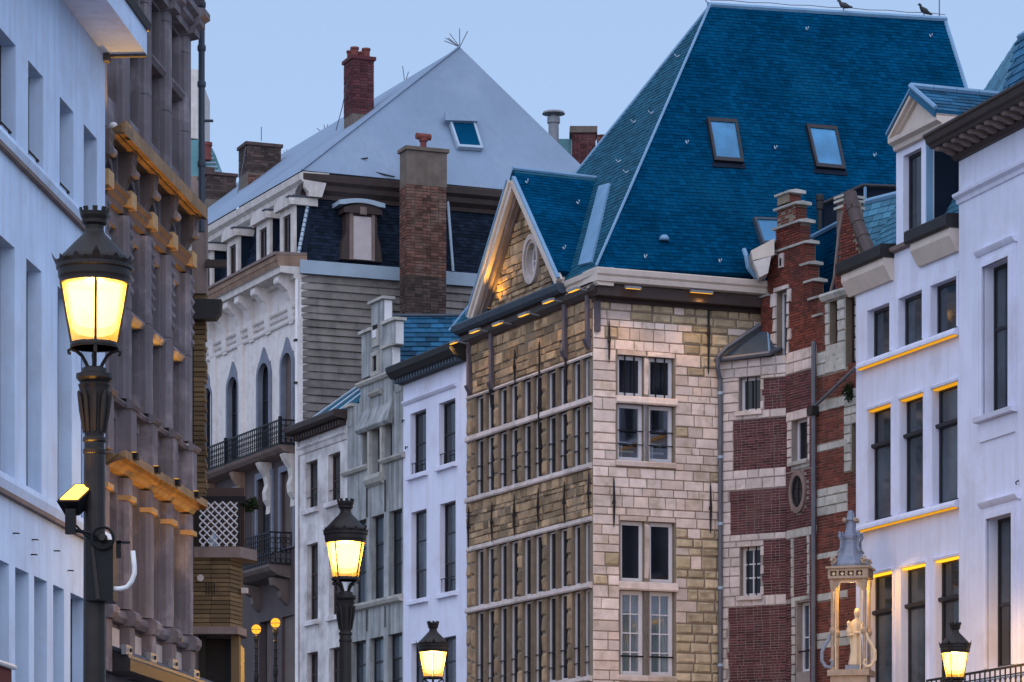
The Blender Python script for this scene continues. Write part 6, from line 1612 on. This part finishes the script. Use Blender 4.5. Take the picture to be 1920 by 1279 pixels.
# ------------------------------------------------------------------ cast iron street lamps
def street_lamp(px, d, zcap_py, rot, label, energy):
    x = (px - CX) / F * d; zc = EYE + (HY - zcap_py) / F * d
    m_ = Matrix.Translation((x, d, 0)) @ Matrix.Rotation(rot, 4, 'Z')
    o = thing('street_lamp', label, 'street lamp', (x, d, 0), 'cast iron street lamps', m_)
    mb = lambda: MB()
    po = mb().lathe([(.20, 0), (.20, .12), (.16, .2), (.15, .8), (.12, .9), (.10, 1.1), (.085, 1.2), (.078, 3.2), (.072, zc - .55), (.078, zc - .545), (.08, zc - .52), (.07, zc - .51), (.07, zc - .47), (.08, zc - .46), (.08, zc - .44), (.072, zc - .43)], 20).build('pole', 'lamp_iron', o, m_, smooth=False)
    mb().lathe([(.066, zc - .43), (.075, zc - .34), (.088, zc - .2), (.104, zc - .10), (.112, zc - .075), (.098, zc - .06), (.125, zc - .03), (.125, zc), (.09, zc + .01), (.085, zc + .04), (.06, zc + .05)], 20).build('capital', 'lamp_iron', o, m_)
    lf = MB()
    for k in range(10):
        a = k * math.pi / 5; c, s = math.cos(a), math.sin(a)
        lf.tube([(.072 * c, .072 * s, zc - .40), (.092 * c, .092 * s, zc - .25), (.104 * c, .104 * s, zc - .16), (.118 * c, .118 * s, zc - .12)], [.012, .02, .018, .006], 5)
    lf.build('leaf_ornament', 'lamp_iron', po, m_)
    za = zc + .05
    for k in range(4):
        a = k * math.pi / 2; c, s = math.cos(a), math.sin(a)
        pts = [(.045, 0), (.06, .03), (.085, .075), (.12, .105), (.16, .12), (.178, .108), (.176, .09), (.16, .088)]
        mb().tube([(r * c, r * s, za + z_) for r, z_ in pts], [.014, .014, .013, .013, .013, .012, .011, .012], 6).build('scroll_arm', 'lamp_iron', o, m_)
    zr = za + .13
    ring = [(.148, zr), (.165, zr), (.168, zr + .015), (.162, zr + .035), (.148, zr + .035)]
    mb().lathe(ring + [ring[0]], 32).build('bottom_ring', 'lamp_iron', o, m_)
    zg0_, zg1_ = zr + .03, zr + .445
    g = MB(); n = 32
    g.v = [(r * math.cos(2 * math.pi * j / n), r * math.sin(2 * math.pi * j / n), z_) for r, z_ in ((.150, zg0_), (.222, zg1_)) for j in range(n)]
    g.f = [(j, (j + 1) % n, n + (j + 1) % n, n + j) for j in range(n)]
    k_ = .0105 * 520 / energy
    M['lantern_glass'] = see_through('frosted_lantern_glass', (k_ * 1.9, k_ * 1.5, k_ * .9), .62)
    g.build('glass', 'lantern_glass', o, m_, smooth=True)
    for k in range(4):
        a = k * math.pi / 2; c, s = math.cos(a), math.sin(a)
        mb().tube([(.156 * c, .156 * s, zg0_), (.228 * c, .228 * s, zg1_)], .009, 6).build('glazing_rib', 'lamp_iron', o, m_)
    z = zg1_
    hd = [(.215, z - .005), (.238, z - .005), (.24, z + .02), (.248, z + .04), (.25, z + .085), (.262, z + .095), (.262, z + .12), (.255, z + .125), (.258, z + .15), (.245, z + .155),
          (.235, z + .175), (.20, z + .21), (.14, z + .275), (.085, z + .33), (.072, z + .345), (.064, z + .37), (.066, z + .395), (.085, z + .41), (.088, z + .43), (.082, z + .435), (.095, z + .46), (.10, z + .485), (.09, z + .485), (.06, z + .44)]
    hood = mb().lathe(hd, 36).build('hood', 'lamp_iron', o, m_)
    cr = MB()
    for k in range(24):      # crest of leaf points round the hood
        a = k * math.pi / 12; big = k % 6 == 0; h = .085 if big else (.055 if k % 2 == 0 else .03); R0, R1 = .262, .285 if big else .27
        c, s = math.cos(a), math.sin(a); da = .13
        b0 = [(R0 * math.cos(a + q), R0 * math.sin(a + q), z + .12) for q in (-da, 0, da)]
        b1 = [(R1 * math.cos(a + q * .55), R1 * math.sin(a + q * .55), z + .12 + h * .6) for q in (-da, 0, da)]
        t = (R1 * 1.03 * c, R1 * 1.03 * s, z + .12 + h)
        i0 = [(v[0] * .955, v[1] * .955, v[2]) for v in b0]
        cr.add(b0 + b1 + [t] + i0, [(0, 1, 4, 3), (1, 2, 5, 4), (3, 4, 6), (4, 5, 6), (7, 3, 6), (9, 6, 5), (7, 0, 3), (9, 5, 2), (7, 6, 9)])
    cr.build('crest', 'lamp_iron', hood, m_, fix=False)
    cw = MB()
    for k in range(9):
        a = 2 * math.pi * k / 9; cw.prism([(r * math.cos(a + q), r * math.sin(a + q), z + .483) for r, q in ((.085, -.17), (.1, -.17), (.1, .17), (.085, .17))], [(r * math.cos(a + q), r * math.sin(a + q), z + .515) for r, q in ((.09, -.17), (.106, -.17), (.106, .17), (.09, .17))])
    cw.build('crown', 'lamp_iron', hood, m_)
    zb = zg0_ + (zg1_ - zg0_) * .74
    mb().lathe([(.0, -.04), (.022, -.03), (.03, 0), (.022, .03), (.0, .04)], 14, (0, 0, zb + .14)).build('bulb', 'bulb', o, m_, smooth=True)
    for fr0, t0 in ((.90, .20), (.80, .34)):       # added glowing shells whiten the lantern core, wider at the top like the glass
        gl = lambda t: (.150 + .072 * t) * fr0
        hz = zg1_ - zg0_
        mb().lathe([(gl(t0) * .55, zg0_ + hz * (t0 - .05)), (gl(t0) * .85, zg0_ + hz * (t0 - .02)), (gl(t0 + .06), zg0_ + hz * (t0 + .06)), (gl(.6), zg0_ + hz * .6), (gl(.97), zg0_ + hz * .97)], 24).build('glow_shell', 'core_glow', o, m_, smooth=True)
    ld = bpy.data.lights.new('lantern_lamp', 'POINT'); ld.energy = energy; ld.color = (1, .50, .085); ld.shadow_soft_size = .06
    lo_ = bpy.data.objects.new('lamp', ld); lo_.parent = o; lo_.location = (0, 0, zb); COL.objects.link(lo_)
    return o
LE = 520
street_lamp(177, 22.0, 702, math.radians(-80), 'large glowing street lamp in front of the white house at left', 90)
street_lamp(648, 37.8, 1117, math.radians(-30 - 90), 'middle glowing street lamp in front of the peeling white house', 300)
street_lamp(812, 53.5, 1293, math.radians(-86), 'small glowing street lamp low before the plain white house', 1000)
street_lamp(1791, 54.0, 1294, math.radians(-30 - 90), 'small glowing street lamp at lower right before the lit white house', 700)

# floodlight and box strapped to the near lamp post
X1 = (183 - CX) / F * 22
c0 = P(112.7, 936, 21.82)
e1, e2 = Vector((.120, .0, .0)), Vector((.082, .16, .118))
nn = e1.cross(e2).normalized(); nn = nn if nn.z > 0 else -nn
o = thing('floodlight', 'lit rectangular floodlight bracketed to the near lamp post', 'floodlight', c0 - nn * .2)
fr_q = [c0 - e1 * .12 - e2 * .1, c0 + e1 * 1.12 - e2 * .1, c0 + e1 * 1.15 + e2 * 1.12, c0 - e1 * .15 + e2 * 1.12]
MB().prism([p - nn * .14 + (c0 + e1 * .5 + e2 * .5 - p) * .35 for p in fr_q], [p - nn * .004 for p in fr_q]).build('housing', 'iron', o, I4)
MB().prism([p - nn * .003 for p in (c0, c0 + e1, c0 + e1 + e2, c0 + e2)], [p + nn * .004 for p in (c0, c0 + e1, c0 + e1 + e2, c0 + e2)]).build('lens', 'flood_glass', o, I4)
br_ = P(134, 985, 21.85)
MB().box(br_.x - .04, br_.x + .03, br_.y - .03, br_.y + .03, br_.z - .06, br_.z + .11).build('bracket', 'iron', o, I4)
MB().tube([br_ + Vector((0, 0, -.03)), br_ + Vector((.12, .02, -.05)), P(192, 1012, 21.88)], .014, 6).tube([br_ + Vector((.03, 0, .0)), P(160, 1004, 21.86), P(192, 1018, 21.88)], .008, 5).build('arm', 'iron', o, I4)
ld = bpy.data.lights.new('flood_lamp', 'SPOT'); ld.energy = 40; ld.color = (1, .50, .08); ld.spot_size = math.radians(120); ld.spot_blend = .5; ld.shadow_soft_size = .08
lo_ = bpy.data.objects.new('lamp', ld); lo_.parent = o; lp = c0 + e1 * .5 + e2 * .5 + nn * .03
lo_.matrix_basis = WM[o.name].inverted() @ (Matrix.Translation(lp) @ nn.to_track_quat('Z', 'Y').to_matrix().to_4x4() @ Matrix.Rotation(math.pi, 4, 'X')); COL.objects.link(lo_)

o = thing('junction_box', 'black junction box and cable loop clamped round the near lamp post', 'junction box', (P(187, 1100, 21.9)))
q0, q1 = P(161, 1126, 21.87), P(212, 1012, 21.87)
MB().box(q0.x, q1.x, 21.87, 22.12, q0.z, q1.z).build('box', 'iron', o, I4)
MB().uz([(q0.x + .07, q0.z + .01), (q0.x + .1, q0.z + .01), (q0.x + .055, q1.z - .05), (q0.x + .035, q1.z - .05)], 21.86, 21.872).build('fin', 'lamp_iron', o, I4)
cc = P(193, 1012, 21.86)
MB().tube([cc + Vector((.075 * math.cos(t * .35), -.01, .075 * math.sin(t * .35) + .01)) for t in range(19)], .011, 6, False).build('cable_loop', 'iron', o, I4)
MB().tube([cc + Vector((0, .02, .01)), cc + Vector((0, -.03, .01)), cc + Vector((0, -.05, .01))], [.032, .032, .02], 12).build('sensor', 'lamp_iron', o, I4)
MB().box(cc.x + .09, cc.x + .18, 21.9, 21.93, cc.z - .02, cc.z - .005).box(cc.x + .085, cc.x + .12, 21.9, 21.93, cc.z - .12, cc.z).build('clamp', 'iron', o, I4)
tag(MB().tube([P(208, 1104, 21.9), P(226, 1104, 21.9), P(238, 1101, 21.9), P(247, 1090, 21.9), P(252, 1075, 21.9), P(252, 1062, 21.9), P(249, 1033, 21.9)], .0175, 10).build('conduit', 'pvc', None, I4, smooth=True),
    'bent white plastic conduit sticking out of the black junction box', 'pipe')

# amber globe lamps before the ornate house
for px, py, d, label in ((480.5, 1180, 66.0, 'amber globe lamp on dark post, lower one beside the oriel'), (516.5, 1168, 65.2, 'amber globe lamp on dark post, higher one before the door')):
    p = P(px, py, d); o = thing('globe_lamp', label, 'lamp', (p.x, p.y, 0), 'amber globe lamps')
    m_ = WM[o.name]; r = .098
    MB().lathe([(r * math.sin(t * math.pi / 10), -r * math.cos(t * math.pi / 10)) for t in range(1, 10)], 18, (0, 0, p.z)).build('globe', 'globe', o, m_, smooth=True)
    n = 20; ri = [(r * 1.03 * math.cos(2 * math.pi * k / n), r * 1.03 * math.sin(2 * math.pi * k / n), p.z - .01) for k in range(n + 1)]
    MB().tube(ri, .008, 5, False).tube([(0, -r * 1.03, p.z - .06), (0, -r * 1.03, p.z + .03)], .007, 5).build('band', 'iron', o, m_)
    MB().lathe([(.09, 0), (.09, .2), (.05, .3), (.035, p.z - 1.1), (.05, p.z - 1.05), (.05, p.z - .95), (.035, p.z - .9), (.03, p.z - .28), (.05, p.z - .2), (.055, p.z - .14), (.04, p.z - .1), (.03, p.z - .08)], 12).build('post', 'iron', o, m_)
    mb = MB()
    for k in range(9): mb.lathe([(.034, 0), (.046, .02), (.034, .04)], 8, (0, 0, p.z - .4 - k * .16))
    mb.build('ornament', 'iron', o, m_)
    ld = bpy.data.lights.new('globe_bulb', 'POINT'); ld.energy = 14; ld.color = (1, .5, .1); ld.shadow_soft_size = .1
    lo_ = bpy.data.objects.new('lamp', ld); lo_.parent = o; lo_.location = (0, -.14, p.z); COL.objects.link(lo_)

# ------------------------------------------------------------------ street shrine with statue
SF = Fr(1545, 60.8, 1635, 60.55)
sh = thing('street_shrine', 'ornate open wall shrine with blue-grey dome, columns and scrolls', 'shrine', SF.W(SF.u(1591), .3, SF.z(1591, 1290)))
s_ = SF.u; sz = lambda py: SF.z(1591, py)
cu, cy = s_(1591), .26
xl, xr = s_(1561), s_(1621); yb = .50
MB().uy([(s_(1553), -.12), (s_(1631), -.12), (s_(1631), .62), (s_(1553), .62)], sz(1267), sz(1256)).build('base', 'shrine', sh, SF)
MB().uy([(s_(1558), -.06), (s_(1626), -.06), (s_(1622), .6), (s_(1562), .6)], sz(1320), sz(1267)).build('corbel', 'shrine', sh, SF)
zt_, zb_ = sz(1085), sz(1256)
for x in (xl, xr):
    for y in (.0, yb):
        h = zt_ - zb_
        MB().lathe([(.045, 0), (.045, .04), (.034, .06), (.034, h * .38), (.06, h * .41), (.065, h * .44), (.036, h * .47), (.034, h * .88), (.045, h * .9), (.055, h * .95), (.06, h)], 12, (x, y, zb_)).build('column', 'shrine', sh, SF)
    # big scrolls beside the foot
    sg = -1 if x < cu else 1
    pts = [(.02, .72), (.05, .66), (.07, .58), (.14, .48), (.2, .34), (.2, .18), (.13, .07), (.04, .05), (-.01, .11), (.0, .17), (.05, .18)]
    MB().tube([(x + sg * a, -.02, zb_ + b) for a, b in pts], [.02, .026, .03, .034, .036, .036, .034, .03, .028, .026, .03], 8).build('scroll', 'shrine_blue' if sg < 0 else 'statue', sh, SF)
MB().wall(xl - .075, xr + .075, zt_, sz(1066), [(xl - .03 + i * .165, xl + .09 + i * .165, zt_ + .05, sz(1066) - .05) for i in range(4)], .10, -.09).build('frieze', 'shrine', sh, SF)
for i in range(4): MB().uz([(xl - .01 + i * .165, (zt_ + sz(1066)) / 2), (xl + .03 + i * .165, zt_ + .055), (xl + .07 + i * .165, (zt_ + sz(1066)) / 2), (xl + .03 + i * .165, sz(1066) - .055)], -.05, -.02).build('lozenge', 'statue', sh, SF)
MB().box(xl - .07, xr + .07, .012, .58, zt_ + .02, sz(1066)).build('canopy', 'brown_dark', sh, SF)
MB().uy([(xl - .11, -.13), (xr + .11, -.13), (xr + .11, .62), (xl - .11, .62)], sz(1066), sz(1062)).build('canopy_edge', 'shrine', sh, SF)
# moulded white front arch frame
a_, b_ = s_(1567.5), s_(1614); top = sz(1092)
inn = [(a_, zb_), (a_, top - .12), (a_ + .05, top - .10), (a_ + .09, top), (b_ - .09, top), (b_ - .05, top - .10), (b_, top - .12), (b_, zb_)]
MB().tube([(x, -.05, z) for x, z in inn], .014, 6).build('arch_frame', 'statue', sh, SF)
MB().uz([(xl, zt_ + .02), (xl, top - .2), (a_ + .01, top - .12), (a_ + .09, top + .01), (b_ - .09, top + .01), (b_ - .01, top - .12), (xr, top - .2), (xr, zt_ + .02)], -.03, .02).build('spandrel', 'shrine', sh, SF)
zd = sz(1062)
dome = MB().lathe([(.37, 0), (.38, .05), (.33, .13), (.27, .17), (.25, .2), (.20, .32), (.16, .45), (.15, .52), (.17, .56), (.17, .6), (.13, .63), (.10, .72), (.085, .84), (.09, .88), (.12, .9), (.12, .93), (.08, .95), (.062, 1.06), (.045, 1.08), (.0, 1.10)], 8, (cu, cy, zd), math.pi / 8).build('dome', 'shrine_blue', sh, SF)
for k in range(4):
    a = math.pi / 4 + k * math.pi / 2; c, s = math.cos(a), math.sin(a)
    pts = [(.46, .10), (.43, .16), (.38, .16), (.36, .12), (.40, .07), (.44, .07)]
    MB().tube([(cu + r * c, cy + r * s, zd + z) for r, z in pts], .035, 8).build('scroll', 'shrine', dome, SF)
    pts = [(.30, .28), (.23, .36), (.22, .50), (.26, .58), (.25, .66), (.20, .66), (.19, .60)]
    MB().tube([(cu + r * c, cy + r * s, zd + z) for r, z in pts], [.02, .025, .025, .03, .032, .03, .025], 8).build('scroll', 'shrine_blue', dome, SF)
    MB().lathe([(.0, -.05), (.035, -.03), (.045, 0), (.035, .03), (.0, .05)], 10, (cu + .15 * c, cy + .15 * s, zd + .9)).build('knob', 'shrine', dome, SF)
MB().box(s_(1583), s_(1611), .1, .42, zb_ + .002, zb_ + .10).build('plinth', 'shrine_blue', sh, SF)
ld = bpy.data.lights.new('shrine_lamp', 'POINT'); ld.energy = 26; ld.color = (1, .5, .07); ld.shadow_soft_size = .04
lo_ = bpy.data.objects.new('lamp', ld); lo_.parent = sh; qv = SF.W(cu + .05, .12, zt_ - .10); lo_.location = WM[sh.name].inverted() @ qv; COL.objects.link(lo_)
MB().lathe([(.03, 0), (.05, -.03), (.045, -.06), (.02, -.065)][::-1], 12, (cu + .05, .12, zt_ + .02)).build('lamp_holder', 'iron', sh, SF)
# statue: one continuous robed figure holding a child against its side
def ringpts(cx, cy_, z, rx, ry, n=16, tw=0., fold=0.):
    return [(cx + (rx * (1 + fold * math.cos(5 * t + tw))) * math.cos(t), cy_ + (ry * (1 + fold * math.cos(5 * t + tw))) * math.sin(t), z) for t in [2 * math.pi * k / n for k in range(n)]]
su = s_(1601); syy = .24
S = [(0, 0, .13, .10, .1, .16), (-.005, .03, .135, .105, .3, .14), (.0, .14, .115, .095, .6, .13), (.01, .28, .105, .09, 1.0, .12), (.0, .42, .11, .095, 1.4, .09), (-.015, .55, .115, .095, 1.8, .06), (-.015, .66, .10, .085, 2., .04), (0, .76, .115, .08, 2, .02), (.01, .84, .10, .07, 2, .0), (.015, .885, .045, .045, 0, 0), (.018, .92, .04, .042, 0, 0), (.02, .95, .056, .06, 0, 0), (.022, .99, .064, .07, 0, 0), (.022, 1.04, .056, .064, 0, 0), (.022, 1.075, .036, .04, 0, 0), (.022, 1.095, .01, .012, 0, 0)]
mb = MB(); n = 16
vs_ = []
for (dx, z, rx, ry, tw, fo) in S: vs_ += ringpts(dx, 0, z, rx, ry, n, tw, fo)
mb.add(vs_, [(i * n + j, i * n + (j + 1) % n, (i + 1) * n + (j + 1) % n, (i + 1) * n + j) for i in range(len(S) - 1) for j in range(n)] + [tuple(range(n))[::-1], tuple(range((len(S) - 1) * n, len(S) * n))])
mb.tube([(-.09, -.02, .78), (-.145, -.05, .66), (-.12, -.12, .56), (-.04, -.14, .57)], [.045, .042, .036, .028], 8)
mb.tube([(.10, -.01, .79), (.13, -.05, .66), (.08, -.12, .60), (.0, -.14, .61)], [.045, .04, .034, .026], 8)
mb.tube([(-.10, -.10, .56), (-.115, -.10, .64), (-.12, -.10, .70), (-.12, -.105, .735), (-.12, -.11, .78), (-.12, -.11, .82), (-.12, -.11, .84)], [.05, .055, .045, .025, .042, .036, .012], 8)
st_o = mb.build('statue', 'statue', None, SF.m @ Matrix.Translation((su, syy, zb_ + .10)), smooth=True)
tag(st_o, 'cream robed statue standing inside the wall shrine', 'statue')
